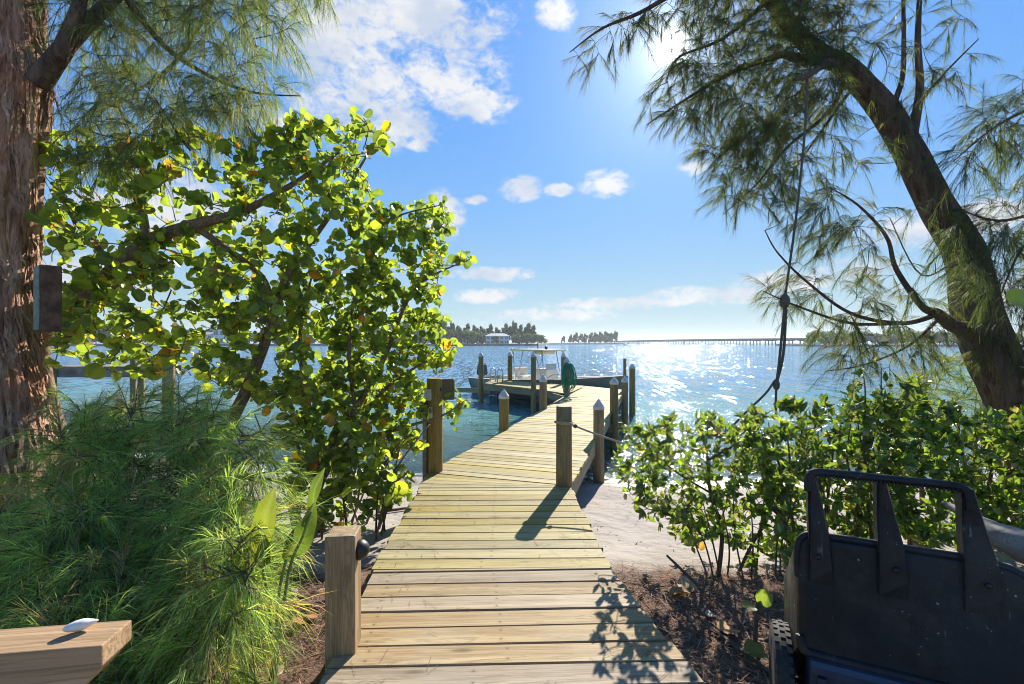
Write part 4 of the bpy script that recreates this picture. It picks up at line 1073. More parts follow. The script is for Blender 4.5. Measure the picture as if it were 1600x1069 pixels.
poly2 = [(80, 470), (240, 480), (330, 480), (430, 520), (400, 600), (300, 590), (230, 590), (80, 560)]
T2 = sample(poly2, 85, lambda x, y: 3.9, .6, rg)
T4 = sample([(300, 400), (480, 400), (480, 610), (420, 640), (330, 610), (290, 500)], 170, lambda x, y: 4.15, .5, rg)
T5 = sample([(75, 470), (300, 470), (300, 590), (75, 580)], 70, lambda x, y: 3.8, .45, rg)
tw = sk.grow(np.concatenate([T, T2, T4, T5]), rg, sag=-.02, wig=.14, rk=.012, tip=.0034, maxr=.018)
put('branches', sk.mesh('branches'), M['bark_grape'], g1)
round_leaves(g1, tw, rg, 5.0, lambda p: .066, 300)
g2 = thing('sea_grape_tree', (-1.75, 4.6, -.4), 'round leaved tree with many thin stems leaning out over the sand and round post', 'tree')
sk = Skeleton()
sk.limb([(-1.95, 4.35, -.42), P(460, 780, 4.4), P(510, 715, 4.5), P(555, 640, 4.6), P(600, 560, 4.8), P(650, 450, 5.0), P(735, 405, 5.1)], [.05, .045, .04, .034, .026, .014, .005])
sk.limb([(-1.85, 4.5, -.42), P(500, 760, 4.55), P(545, 690, 4.7), P(590, 620, 4.8), P(640, 580, 4.9), P(675, 560, 5.0)], [.04, .034, .028, .022, .014, .006])
sk.limb([P(510, 715, 4.5), P(560, 690, 4.7), P(640, 665, 4.9), P(690, 650, 5.1), P(728, 625, 5.2)], [.028, .024, .018, .012, .005])
sk.limb([P(555, 640, 4.6), P(545, 540, 4.6), P(560, 440, 4.6), P(600, 350, 4.7), P(690, 320, 4.8)], [.026, .02, .016, .012, .004])
sk.limb([P(510, 715, 4.5), P(480, 620, 4.4), P(470, 520, 4.4), P(490, 420, 4.4)], [.026, .02, .014, .008])
for k in range(16):
    x = rg.uniform(-2.1, -1.2); y = rg.uniform(4.2, 5.0)
    sk.limb([(x, y, -.45), (x + rg.uniform(-.15, .25), y + rg.uniform(-.2, .2), rg.uniform(.1, .3)), (x + rg.uniform(-.3, .5), y + rg.uniform(-.3, .3), rg.uniform(.4, .9))], [.012, .009, .005])
poly = [(560, 330), (620, 315), (690, 322), (705, 365), (738, 405), (700, 432), (690, 450), (695, 500), (715, 540), (690, 600), (660, 620), (660, 700), (610, 720), (500, 640), (440, 600), (430, 520), (470, 460), (540, 420)]
T = sample(poly, 900, lambda x, y: 4.75 + (x - 440) / 300 * .35, .55, rg, clump=(5.0, -.16))
T2 = sample([(690, 625), (715, 610), (735, 625), (730, 660), (700, 675)], 10, lambda x, y: 5.4, .15, rg)
T3 = sample([(425, 600), (480, 590), (560, 680), (640, 730), (650, 770), (600, 800), (540, 835), (470, 810), (430, 720)], 290, lambda x, y: 4.3, .5, rg)
tw = sk.grow(np.concatenate([T, T2, T3]), rg, sag=-.02, wig=.14, rk=.011, tip=.0034, maxr=.014)
put('branches', sk.mesh('branches'), M['bark_grape'], g2)
round_leaves(g2, tw, rg, 5.8, lambda p: .066, 300)
# young plant close by on the right, only its leaves reach the picture
g3 = thing('sea_grape_sapling', (2.15, 1.75, -.1), 'young round leaved plant whose single leaves hang in front of the leaning trunk', 'sapling')
sk = Skeleton(); sk.limb([(2.2, 1.78, -.12), (2.16, 1.78, .6), (2.18, 1.8, 1.3), (2.12, 1.82, 2.15)], [.014, .012, .009, .005])
put('branches', sk.mesh('branches'), M['bark_grape'], g3)
LP = np.array([P(1606, 345, 1.85), P(1612, 478, 1.85), P(1622, 620, 1.9), P(1618, 260, 1.9)])
place_leaves(g3, LP, np.array([(-.25, -.1, .95), (-.6, -.1, .2), (-.3, 0, .5), (.2, 0, .8)]), np.array([(.3, -.9, .2), (.2, -.8, .5), (.1, -.8, .6), (0, -1, .2)]), np.array([.155, .11, .11, .12]), np.array([7, 1, 2, 0]), grape, M['leaf'], 10)

# ------------------------------------------------------------------ leaning casuarina on the right
rg = np.random.default_rng(31)
rt = thing('casuarina_tree', (5.35, 4.9, -.45), 'dark casuarina leaning left over the water with drooping needle sprays', 'tree')
tp = [(5.75, 4.85, -.5), P(1592, 640, 4.9), P(1560, 575, 4.95), P(1530, 500, 5.0), P(1508, 400, 5.05), P(1462, 320, 5.1), P(1412, 220, 5.2), P(1372, 160, 5.25), P(1320, 105, 5.3), P(1285, 85, 5.35), P(1235, 40, 5.4), P(1170, -60, 5.5), P(1120, -170, 5.6)]
tr_ = [.31, .24, .215, .20, .172, .147, .132, .122, .105, .092, .08, .06, .035]
part('trunk', bark_trunk(tp, tr_, 64, 240, .06, 9.0), M['bark_dark'], rt, True)
sk = Skeleton(); sk.n = list(spline(tp, 6)[38:])
sk.limb([P(1290, 88, 5.33), P(1262, 95, 5.3), P(1225, 85, 5.25)], [.08, .06, .035])
sk.limb([P(1235, 40, 5.4), P(1170, -15, 5.2), P(1090, -25, 5.0), P(1000, 20, 4.9), P(940, 45, 4.85), P(890, 82, 4.8)], [.05, .04, .03, .02, .012, .004])
sk.limb([P(1225, 85, 5.25), P(1150, 110, 5.1), P(1080, 150, 5.0), P(1010, 195, 4.9)], [.035, .025, .015, .004])
sk.limb([P(1200, 0, 5.4), P(1130, 60, 5.3), P(1060, 90, 5.2), P(1040, 130, 5.1)], [.03, .02, .012, .004])
sk.limb([P(1320, 130, 5.25), P(1290, 180, 5.2), P(1230, 230, 5.1), P(1180, 290, 5.1), P(1130, 335, 5.0)], [.028, .022, .016, .01, .004])
sk.limb([P(1330, 140, 5.25), P(1280, 210, 5.4), P(1210, 310, 5.3), P(1200, 350, 5.3)], [.02, .014, .008, .004])
sk.limb([P(1395, 165, 5.2), P(1410, 120, 5.2), P(1412, 50, 5.2), P(1410, -60, 5.2)], [.035, .026, .022, .014])
sk.limb([P(1425, 215, 5.15), P(1437, 140, 5.1), P(1434, 60, 5.1), P(1440, -60, 5.1)], [.055, .04, .03, .018])
sk.limb([P(1437, 160, 5.1), P(1480, 110, 5.0), P(1530, 60, 4.9)], [.022, .012, .005])
sk.limb([P(1525, 515, 4.9), P(1490, 510, 4.75), P(1465, 490, 4.65), P(1440, 478, 4.6), P(1400, 420, 4.55), P(1385, 370, 4.5), P(1340, 320, 4.45), P(1290, 290, 4.4)], [.09, .065, .05, .03, .022, .016, .010, .004])
sk.limb([P(1462, 492, 4.65), P(1410, 505, 4.55), P(1330, 490, 4.4), P(1260, 440, 4.3), P(1215, 395, 4.25), P(1195, 360, 4.2)], [.03, .022, .016, .012, .008, .004])
sk.limb([P(1410, 505, 4.55), P(1330, 505, 4.35), P(1250, 480, 4.25), P(1192, 455, 4.2)], [.02, .014, .010, .004])
sk.limb([P(1465, 500, 4.65), P(1420, 540, 4.5), P(1350, 570, 4.4), P(1290, 580, 4.35)], [.02, .014, .008, .004])
sk.limb([P(1500, 400, 5.0), P(1440, 430, 4.8), P(1390, 340, 4.7)], [.012, .008, .004])
sk.limb([P(1312, 100, 5.3), P(1292, 98, 4.9), P(1262, 118, 4.25), P(1240, 125, 4.1)], [.05, .04, .028, .012])
T = np.concatenate([
    sample([(1040, -160), (1090, 50), (1030, 110), (1010, 180), (1070, 190), (1130, 215), (1250, 215), (1310, 180), (1330, 60), (1350, -160)], 680, lambda x, y: 5.15, .6, rg),
    sample([(1080, 215), (1110, 250), (1135, 325), (1190, 320), (1250, 250), (1250, 215)], 80, lambda x, y: 5.15, .5, rg),
    sample([(885, 85), (960, 20), (1090, -40), (1080, 10), (1000, 60), (920, 105)], 26, lambda x, y: 4.9, .12, rg),
    sample([(1330, -120), (1340, 80), (1420, 190), (1500, 130), (1540, 50), (1540, -120)], 60, lambda x, y: 5.1, .4, rg),
    sample([(1200, 250), (1190, 350), (1290, 330), (1370, 270), (1340, 190), (1270, 200)], 30, lambda x, y: 5.2, .35, rg),
    sample([(1188, 458), (1240, 410), (1200, 362), (1300, 285), (1385, 330), (1410, 430), (1480, 480), (1470, 550), (1390, 590), (1300, 570), (1240, 490)], 84, lambda x, y: 4.45, .28, rg),
    sample([(1360, 130), (1330, 110), (1420, 330), (1500, 480), (1560, 620), (1590, 600), (1530, 440), (1440, 250)], 14, lambda x, y: 4.75, .1, rg)])
tw = sk.grow(T, rg, sag=.02, wig=.10, rk=.010, tip=.002, maxr=.012)
sp_ = sprays(sk, tw, rg, 3, (.14, .36), (-.24, -.08, -.16), .45, .36)
put('branches', sk.mesh('branches'), M['bark_dark'], rt)
me = needle_mesh('needles', *needles_on(sp_, 44, rg, (.08, .19), (.1, .5), .0013, [(.055, .085, .045), (.075, .105, .042), (.048, .07, .048), (.10, .11, .05)], spread=.26, along=.85, down=.22, reach=9), rg)
tag(put('needles', me, M['needle'], rt), kind='stuff')
# a second casuarina stands just right of the view and reaches in
rt2 = thing('casuarina_tree', (7.3, 4.8, -.4), 'casuarina whose needle sprays reach in to the right of the leaning trunk', 'tree')
part('trunk', bark_trunk([(7.3, 4.8, -.5), (7.25, 4.8, 1.0), (7.1, 4.75, 2.6), (7.0, 4.7, 4.2), (6.9, 4.7, 5.6)], [.24, .2, .17, .12, .06], 28, 80, .03, 5.0), M['bark_dark'], rt2, True)
sk = Skeleton()
sk.limb([(7.1, 4.75, 2.5), P(1720, 200, 4.6), P(1640, 165, 4.5), P(1560, 195, 4.4), P(1490, 252, 4.3)], [.05, .03, .02, .012, .004])
sk.limb([(7.15, 4.75, 2.0), P(1740, 330, 4.6), P(1640, 330, 4.5), P(1560, 345, 4.4), P(1495, 325, 4.3)], [.05, .03, .02, .012, .004])
sk.limb([P(1640, 330, 4.5), P(1590, 400, 4.4), P(1560, 470, 4.4)], [.015, .010, .004])
T = np.concatenate([sample([(1700, 60), (1560, 140), (1488, 250), (1530, 268), (1700, 260)], 70, lambda x, y: 4.45, .25, rg),
    sample([(1700, 270), (1500, 310), (1478, 390), (1530, 430), (1570, 500), (1700, 560)], 100, lambda x, y: 4.45, .3, rg)])
tw = sk.grow(T, rg, sag=.02, wig=.10, rk=.010, tip=.002, maxr=.012)
sp_ = sprays(sk, tw, rg, 3, (.18, .45), (-.35, -.05, -.22), .42, .40)
put('branches', sk.mesh('branches'), M['bark_dark'], rt2)
me = needle_mesh('needles', *needles_on(sp_, 40, rg, (.08, .19), (.1, .5), .0013, [(.055, .085, .045), (.075, .105, .042), (.048, .07, .048)], spread=.26, along=.85, down=.22, reach=9), rg)
tag(put('needles', me, M['needle'], rt2), kind='stuff')
# bright needle bush at the foot of the leaning trunk
rb = thing('casuarina_shrub', (4.9, 5.5, -.5), 'yellow green needle leaved bush at the foot of the leaning trunk', 'shrub')
sk = Skeleton()
for k in range(5): sk.limb([(4.7 + .2 * k, 5.5, -.5), (4.65 + .22 * k, 5.5, .2), (4.55 + .25 * k, 5.45, .75)], [.03, .02, .01])
T = sample([(1400, 650), (1420, 590), (1480, 550), (1560, 560), (1620, 600), (1620, 680)], 110, lambda x, y: 5.45, .4, rg)
tw = sk.grow(T, rg, sag=-.1, wig=.12, rk=.01, tip=.002, maxr=.012); sp_ = sprays(sk, tw, rg, 3, (.12, .3), (-.1, -.15, .2), .5, .35); put('branches', sk.mesh('branches'), M['bark_twig'], rb)
me = needle_mesh('needles', *needles_on(sp_, 26, rg, (.10, .2), (.1, .6), .0016, [(.13, .19, .04), (.17, .21, .05), (.09, .15, .04)], spread=.3, along=.85, down=.0, reach=9), rg)
tag(put('needles', me, M['needle'], rb), kind='stuff')

# ------------------------------------------------------------------ glossy leaved shrubs on the right
ST = [(.10, .175, .034), (.14, .24, .036), (.07, .12, .034), (.17, .28, .04), (.13, .17, .06), (.17, .21, .06), (.34, .30, .035), (.055, .09, .03), (.24, .22, .12)]
SW = np.array([14, 9, 16, 5, 10, 6, .9, 12, 2.0]); SW = SW / SW.sum()
shv = make_variants('ellipse', ST, 400, M['shrub_leaf'])
def shrub(name, base, label, poly, n, depth, jit, size, seed, stems, n_single, per=8):
    rg = np.random.default_rng(seed)
    s0 = thing(name, base, label, 'shrub'); sk = Skeleton()
    for st_ in stems: sk.limb(*st_)
    T = sample(poly, n, depth, jit, rg); T[:, 2] = np.maximum(T[:, 2], ground_z(T[:, 0], T[:, 1]) + .12)
    tw = sk.grow(T, rg, sag=-.06, wig=.16, rk=.010, tip=.0022, maxr=.011)
    put('branches', sk.mesh('branches'), M['bark_twig'], s0)
    pos, dr, nr, sz = [], [], [], []
    for c in tw:
        k = max(4, int(per * rg.uniform(.6, 1.4))); tg = unit(unit(c[-1] - c[-2]) + np.array([0, 0, .5]))
        u = rg.uniform(0, 1, k) ** 2 * min(.14, np.linalg.norm(c[-1] - c[0]))
        p = c[-1] - unit(c[-1] - c[-2]) * u[:, None]
        d = rg.normal(size=(k, 3)); d = unit(d - np.sum(d * tg, 1, keepdims=True) * tg) * .9 + tg * rg.uniform(.2, 1.1, (k, 1))
        pos.append(p); dr.append(d); nr.append(tg * 1.0 + rg.normal(size=(k, 3)) * .45 - d * .3); sz.append(size * rg.uniform(.6, 1.25, k))
    pos = np.concatenate(pos); var = rg.choice(len(ST), len(pos), p=SW)
    place_leaves(s0, pos, np.concatenate(dr), np.concatenate(nr), np.concatenate(sz), var, shv, M['shrub_leaf'], n_single)
    return s0
gz = lambda x, y: float(ground_z(x, y))
b1 = (1.47, 3.3, gz(1.47, 3.3))
shrub('mangrove_shrub', b1, 'open twiggy shrub on a single thin stem beside the pier edge',
      [(952, 690), (985, 655), (1010, 672), (1040, 640), (1075, 668), (1105, 628), (1135, 660), (1165, 640), (1200, 690), (1225, 790), (1235, 885), (1170, 885), (1130, 840), (1080, 860), (1020, 825), (975, 775), (960, 730)],
      380, lambda x, y: 3.45, .4, .064, 41,
      [([(1.47, 3.3, gz(1.47, 3.3) - .05), P(1128, 830, 3.3), P(1110, 770, 3.35), P(1105, 710, 3.4), P(1090, 660, 3.45)], [.018, .014, .012, .010, .004]),
       ([P(1110, 770, 3.35), P(1060, 740, 3.5), P(1010, 700, 3.6)], [.009, .007, .003]),
       ([P(1105, 720, 3.4), P(1160, 690, 3.4), P(1200, 680, 3.4)], [.009, .006, .003]),
       ([(1.62, 3.35, gz(1.6, 3.35) - .05), P(1170, 860, 3.3), P(1200, 800, 3.4), P(1190, 740, 3.5)], [.012, .011, .009, .004])]
      + [([(1.42 + .07 * k, 3.22 + .06 * (k % 3), gz(1.5, 3.3) - .03), (1.36 + .085 * k, 3.25 + .08 * (k % 2), .08), (1.25 + .12 * k, 3.35, .35 + .06 * (k % 3))], [.007, .006, .003]) for k in range(8)], 190, per=8)
shrub('mangrove_shrub', (2.3, 3.75, gz(2.3, 3.75)), 'dense glossy green shrub growing behind the garden cart handle',
      [(1160, 690), (1180, 632), (1205, 660), (1232, 615), (1260, 655), (1285, 622), (1315, 655), (1338, 595), (1365, 640), (1390, 620), (1420, 720), (1420, 840), (1300, 850), (1230, 870), (1200, 800)],
      430, lambda x, y: 3.75, .55, .074, 42,
      [([(2.2 + .08 * k, 3.6 + .12 * (k % 3), gz(2.3, 3.7) - .05), (2.1 + .10 * k + .05 * (k % 2), 3.6 + .13 * (k % 3), .25), (2.0 + .115 * k, 3.7, .55 + .05 * (k % 2)), (1.95 + .135 * k, 3.75, .85)], [.014, .011, .008, .003]) for k in range(9)]
      + [([P(1240, 860, 3.5), P(1215, 800, 3.4), P(1180, 790, 3.35)], [.028, .024, .012])], 190, per=10)
shrub('mangrove_shrub', (3.3, 3.9, gz(3.3, 3.9)), 'dense glossy green shrub in front of the leaning trunk',
      [(1370, 700), (1378, 600), (1400, 640), (1432, 585), (1455, 640), (1485, 620), (1510, 665), (1545, 630), (1580, 668), (1650, 640), (1660, 860), (1500, 860), (1400, 860)],
      450, lambda x, y: 3.8, .55, .084, 43,
      [([(3.0 + .22 * k, 3.75 + .12 * (k % 3), gz(3.3, 3.8) - .05), (2.95 + .25 * k, 3.7 + .13 * (k % 3), .25), (2.9 + .27 * k, 3.8, .55 + .05 * (k % 2)), (2.85 + .3 * k, 3.8, .85)], [.02, .016, .011, .004]) for k in range(6)], 190, per=10)
# tall thin shoots above the shrubs
shrub('mangrove_shoot', (2.75, 3.5, gz(2.75, 3.5)), 'tall thin leafy shoots standing above the glossy shrubs',
      [(1330, 640), (1335, 590), (1375, 560), (1395, 600), (1400, 640)], 14, lambda x, y: 3.55, .1, .085, 44,
      [([(2.75, 3.5, gz(2.7, 3.5)), P(1350, 700, 3.5), P(1352, 620, 3.55), P(1350, 590, 3.55)], [.012, .009, .006, .003]),
       ([P(1360, 700, 3.5), P(1375, 640, 3.55), P(1377, 575, 3.55)], [.008, .006, .003])], 60, per=4)
# background hedge further along the right bank
shrub('mangrove_shrub', (5.2, 4.6, gz(5.2, 4.6)), 'leafy bank shrub to the right of the leaning trunk',
      [(1580, 620), (1640, 540), (1720, 560), (1760, 700), (1700, 760), (1590, 740)], 90, lambda x, y: 4.4, .4, .10, 45,
      [([(5.0 + .15 * k, 4.5, gz(5.1, 4.5)), (5.0 + .18 * k, 4.5, .4), (4.95 + .22 * k, 4.45, 1.0)], [.02, .014, .006]) for k in range(4)], 20)

# ------------------------------------------------------------------ rope swing
rs = thing('rope_swing', P(1262, 140, 4.22), 'knotted rope swing hanging from the leaning casuarina', 'rope')
tube_obj('rope', spline([P(1262, 112, 4.22), P(1258, 200, 4.22), P(1245, 330, 4.22), P(1230, 440, 4.22), P(1227, 462, 4.22)]), .0105, M['dark_rope'], rs)
part('knot', MB().lathe([(.01, -.07), (.035, -.05), (.045, -.01), (.04, .03), (.022, .055), (.008, .07)], P(1226, 470, 4.22), 10), M['dark_rope'], rs, True)
tube_obj('loop', spline([P(1226, 478, 4.22), P(1222, 520, 4.22), P(1217, 570, 4.22), P(1213, 600, 4.22)]), .012, M['dark_rope'], rs)
tube_obj('loop', spline([P(1228, 478, 4.22), P(1226, 530, 4.22), P(1222, 565, 4.22), P(1214, 596, 4.22)]), .012, M['dark_rope'], rs)
part('knot', MB().lathe([(.008, -.06), (.025, -.04), (.03, 0), (.022, .03), (.008, .05)], P(1213, 600, 4.22), 10), M['dark_rope'], rs, True)
tube_obj('tail', spline([P(1213, 606, 4.22), P(1212, 630, 4.22), P(1213, 655, 4.22)]), .010, M['dark_rope'], rs)
tube_obj('tail', spline([P(1211, 594, 4.22), P(1196, 615, 4.22), P(1170, 640, 4.22), P(1145, 665, 4.22)]), .010, M['dark_rope'], rs)

# ------------------------------------------------------------------ paddle leaved plant, seedling, sticks, litter
pv = make_variants('paddle', [(.095, .13, .022), (.055, .10, .025)], 506, M['paddle'])
pp = thing('paddle_leaf_plant', (-1.10, 2.12, gz(-1.10, 2.12)), 'young plant with broad yellow green paddle leaves at the thicket edge', 'plant')
sk = Skeleton(); q0 = np.array([-1.10, 2.12, gz(-1.10, 2.12)])
sk.limb([q0, P(422, 960, 2.05), P(410, 885, 2.0)], [.010, .008, .006]); sk.limb([q0, P(436, 930, 2.12), P(447, 875, 2.15)], [.010, .008, .006]); sk.limb([q0, P(450, 900, 2.2), P(472, 840, 2.25), P(486, 800, 2.3)], [.010, .008, .006, .005])
put('stalks', sk.mesh('stalks'), plain('green_stalk', (.16, .22, .06), .5), pp)
place_leaves(pp, np.array([P(408, 888, 2.12), P(446, 880, 2.25), P(486, 805, 2.4)]), np.array([(.08, .0, 1), (.45, .1, .8), (.12, .1, 1)]), np.array([(-.35, -.9, .1), (.7, -.7, -.2), (-.6, -.75, .1)]), np.array([.36, .30, .24]), np.array([0, 1, 1]), pv, M['leaf'], 3)
sd = thing('round_leaf_seedling', (1.28, 2.35, gz(1.28, 2.35)), 'small seedling with pale round leaves beside the cart wheel', 'seedling')
sk = Skeleton(); q0 = np.array([1.27, 2.35, gz(1.27, 2.35) - .02])
sk.limb([q0, P(1180, 1010, 2.35), P(1184, 940, 2.38), P(1190, 935, 2.4)], [.010, .012, .010, .006]); sk.limb([P(1186, 960, 2.38), P(1215, 945, 2.4), P(1240, 935, 2.4)], [.006, .005, .003])
put('branches', sk.mesh('branches'), M['bark_twig'], sd)
place_leaves(sd, np.array([P(1196, 1020, 2.3), P(1190, 945, 2.36), P(1180, 950, 2.36), P(1238, 940, 2.38)]), np.array([(-1, .1, .02), (.5, .2, .9), (-1, 0, .1), (.6, 0, -.3)]), np.array([(.1, -.25, 1), (-.4, -.8, .4), (0, -.2, 1), (.2, -.8, .5)]), np.array([.10, .075, .07, .07]), np.array([5, 0, 4, 8]), grape, M['leaf'], 6)
bt = thing('bare_twig', (1.02, 2.75, gz(1.02, 2.75)), 'leafless forked twig standing in the mulch at the boardwalk edge', 'twig')
sk = Skeleton(); q0 = np.array([1.09, 2.72, gz(1.09, 2.72) - .02])
sk.limb([q0, P(1096, 925, 2.75), P(1070, 895, 2.8), P(1042, 868, 2.8)], [.012, .011, .010, .007]); sk.limb([P(1095, 930, 2.75), P(1104, 900, 2.8), P(1090, 860, 2.85), P(1070, 800, 2.9)], [.009, .007, .005, .003])
put('branch', sk.mesh('branch'), M['bark_twig'], bt)
sv = shv; place_leaves(bt, np.array([P(1085, 846, 2.85), P(1092, 858, 2.85)]), np.array([(-1, 0, .3), (.6, 0, .8)]), np.array([(.2, -.9, .3), (-.5, -.8, .2)]), np.array([.05, .045]), np.array([2, 10]), grape, M['leaf'], 4)
for i, (a, c, r_, lab) in enumerate((((1.10, 2.62), (1.36, 1.85), .014, 'long dead stick lying in the mulch toward the seedling'), ((1.55, 2.95), (2.0, 2.7), .018, 'thick dead branch lying under the open twiggy shrub'),
                                     ((-1.30, 2.75), (-0.98, 2.95), .016, 'dead stick lying on mulch behind the square post'), ((-1.55, 5.3), (-1.1, 5.5), .02, 'driftwood stick lying on the sand under the round leaved tree'))):
    m_ = ((a[0] + c[0]) / 2 + .02, (a[1] + c[1]) / 2 - .02)
    pts = [np.array([x, y, gz(x, y) + r_ + .004]) for x, y in (a, m_, c)]
    tag(part('fallen_stick', MB().tube(spline(pts, 5), np.linspace(r_, r_ * .5, 11), 7), M['bark_twig'], None, True), lab, 'stick')
lg = np.array([P(400, 692, 5.0), P(470, 690, 5.0), P(530, 695, 5.1)])
dead = make_variants('round', [(.36, .20, .09), (.28, .15, .08), (.42, .30, .18), (.33, .12, .05), (.45, .36, .26)], 600, M['dead'], 'fallen_leaf')
rg = np.random.default_rng(61)
for k in range(34):
    left = k < 18
    x, y = (rg.uniform(-1.75, -1.0), rg.uniform(1.9, 3.1)) if left else (rg.uniform(1.0, 2.3), rg.uniform(2.3, 3.5))
    o = bpy.data.objects.new('fallen_leaf', dead[k % 5][3]); COL.objects.link(o); s = rg.uniform(.06, .13); o.scale = (s, s, s)
    o.location = (x, y, gz(x, y) + .022); o.rotation_euler = (rg.uniform(-.35, .35), rg.uniform(-.35, .35), rg.uniform(0, 6.28))
    tag(o, 'dry ' + ('tan', 'dark brown', 'straw coloured', 'reddish brown', 'pale grey brown')[k % 5] + (' fallen leaf on the mulch between thicket and square post' if left else ' fallen leaf on the mulch under the open twiggy shrub'), 'leaf', 'fallen leaves left of the boardwalk' if left else 'fallen leaves right of the boardwalk')
n = 34000; x = rg.uniform(-3.2, 3.6, n); y = rg.uniform(.6, 3.9, n)
ok = ((x < -.97 + .0 * y) | (x > 1.14 - .16 * y)) & (y + np.abs(rg.normal(size=n)) * .45 - .15 < 3.45); x, y = x[ok], y[ok]; n = len(x)
a = rg.uniform(0, 6.28, n); L = rg.uniform(.03, .085, n); z = ground_z(x, y) + rg.uniform(.002, .03, n)
dv = np.stack([np.cos(a) * L, np.sin(a) * L, rg.uniform(-.012, .02, n)], 1); sv_ = np.stack([-np.sin(a), np.cos(a), np.zeros(n)], 1) * .0016; c = np.stack([x, y, z], 1)
V = np.stack([c - dv - sv_, c - dv + sv_, c + dv + sv_, c + dv - sv_], 1).reshape(-1, 3)
me = bpy.data.meshes.new('needle_litter'); fill_mesh(me, V, np.arange(4 * n), np.full(n, 4))
set_tint(me, np.repeat(np.array([(.27, .15, .10), (.20, .11, .075), (.36, .24, .17), (.14, .08, .06)])[rg.integers(0, 4, n)] * rg.uniform(.7, 1.3, (n, 1)), 4, 0))
tag(put('needle_litter', me, M['litter']), 'carpet of dry brown needles beside the boardwalk', None, None, 'stuff')

# ------------------------------------------------------------------ garden cart on the right
o0 = np.array([1.123, 1.75, 0.0]); cu = unit(np.array([.417, -.20, 0])); cn = np.array([cu[1], -cu[0], 0.0])  # cn points to the viewer
if cn[1] > 0: cn = -cn
def cp(u, n_, z): return o0 + cu * u + cn * n_ + np.array([0, 0, z])
cart = thing('garden_cart', cp(.3, -.1, -.1), 'dark plastic two wheeled garden cart with ribbed handle standing by the shrubs', 'cart')
cm, t, b = material('dusty_dark_plastic')
oc = t.node('ShaderNodeTexCoord').outputs['Object']
base = t.mix(t.map(t.noise(oc, 3.0, 5.0, .6), .35, .7), (.007, .009, .011, 1), (.016, .020, .024, 1))
sx = t.node('ShaderNodeSeparateXYZ'); t.put(sx.inputs[0], oc)
dust = t.math('MULTIPLY', t.map(t.noise(oc, 5.0, 7.0, .75), .40, .75), .42)
scr = t.map(t.noise(t.scale(t.vmath('ADD', oc, (0, 0, .3)), (60, 14, 9)), 1.0, 3.0, .7), .64, .72)
dust = t.math('MAXIMUM', dust, t.math('MULTIPLY', scr, .35))
base = t.mix(dust, base, (.075, .068, .058, 1))
spk = t.math('MULTIPLY', t.map(t.noise(oc, 75.0, 2.0, .6), .69, .74), t.map(t.noise(oc, 5.0, 4.0, .7), .44, .62))
spk = t.math('MAXIMUM', spk, t.math('MULTIPLY', t.map(t.noise(t.vmath('ADD', oc, (5, 3, 1)), 30.0, 3.0, .7), .70, .74), .8))
drip = t.math('MULTIPLY', t.map(t.noise(t.scale(oc, (38, 38, 3.2)), 1.0, 2.0), .66, .74), t.map(t.noise(oc, 4.0, 3.0), .48, .6))
base = t.mix(t.math('MULTIPLY', t.math('MAXIMUM', spk, drip), .55), base, (.45, .45, .43, 1))
t.put(b.inputs['Base Color'], base); t.put(b.inputs['Roughness'], t.map(t.noise(oc, 7.0, 6.0, .7), .3, .7, .34, .66)); b.inputs['Specular IOR Level'].default_value = .26; t.put(b.inputs['Normal'], t.bump(t.noise(oc, 90.0, 3.0), .12, .003))
M['cart'] = cm
cbm = plain('blue_black_plastic', (.018, .034, .065), .42, var=.25, nscale=12)
def rounded(u0, u1, z0, z1, rl, rr, k=7):
    """outline in (u, z): square bottom, rounded top corners of radius rl (left) and rr (right)"""
    o = [(u0, z0), (u1, z0)]
    o += [(u1 - rr + rr * math.cos(a), z1 - rr + rr * math.sin(a)) for a in np.linspace(0, math.pi / 2, k)]
    o += [(u0 + rl + rl * math.cos(a), z1 - rl + rl * math.sin(a)) for a in np.linspace(math.pi / 2, math.pi, k)]
    return o
def sheet(outline, nf, th):
    """a slab following the panel; nf(u,z) gives its distance toward the viewer"""
    n = len(outline); fr = [cp(u, nf(u, z), z) for u, z in outline]; bk = [cp(u, nf(u, z) - th, z) for u, z in outline]
    return np.array(fr + bk), [tuple(range(n)), tuple(range(n, 2 * n))[::-1]] + [(i, n + i, n + (i + 1) % n, (i + 1) % n) for i in range(n)]
tilt = lambda u, z: (.76 - z) * .10
# tub : rounded box opening away from the viewer
mb = MB(); secs = []
ol = rounded(-.035, .66, .335, .765, .05, .13); n = len(ol); cxm, czm = .31, .56
depths = [(.00, 1.0, .02), (.012, 1.0, 0), (-.04, 1.03, 0), (-.34, 1.10, 0), (-.35, 1.08, 0), (-.02, .97, 0)]
V = []
for (dn, s_, ins) in [(.0, .94, 0), (-.012, .985, 0), (-.035, 1.0, 0), (-.36, 1.04, .30), (-.36, 1.01, .30), (-.05, .96, .01)]:
    V += [cp(cxm + (u - cxm) * s_, dn + tilt(u, z), czm + (z - czm) * s_ - ins) for u, z in ol]
f = [tuple(range(n))]
for i in range(5): f += [(i * n + k, (i + 1) * n + k, (i + 1) * n + (k + 1) % n, i * n + (k + 1) % n) for k in range(n)]
f.append(tuple(5 * n + k for k in range(n))[::-1])
mb.add(V, f); tub = part('tub', mb, M['cart'], cart)
md = tub.modifiers.new('bevel', 'BEVEL'); md.width = .012; md.segments = 3; md.limit_method = 'ANGLE'; md.angle_limit = .5
mb = MB().tube(spline([cp(-.03, -.01, .60), cp(-.032, -.012, .70), cp(-.01, -.015, .756), cp(.06, -.015, .768), cp(.3, -.015, .768), cp(.50, -.015, .764), cp(.60, -.015, .735), cp(.655, -.012, .65), cp(.665, -.012, .55)], 6), .013, 10)
part('rim', mb, M['cart'], tub, True)
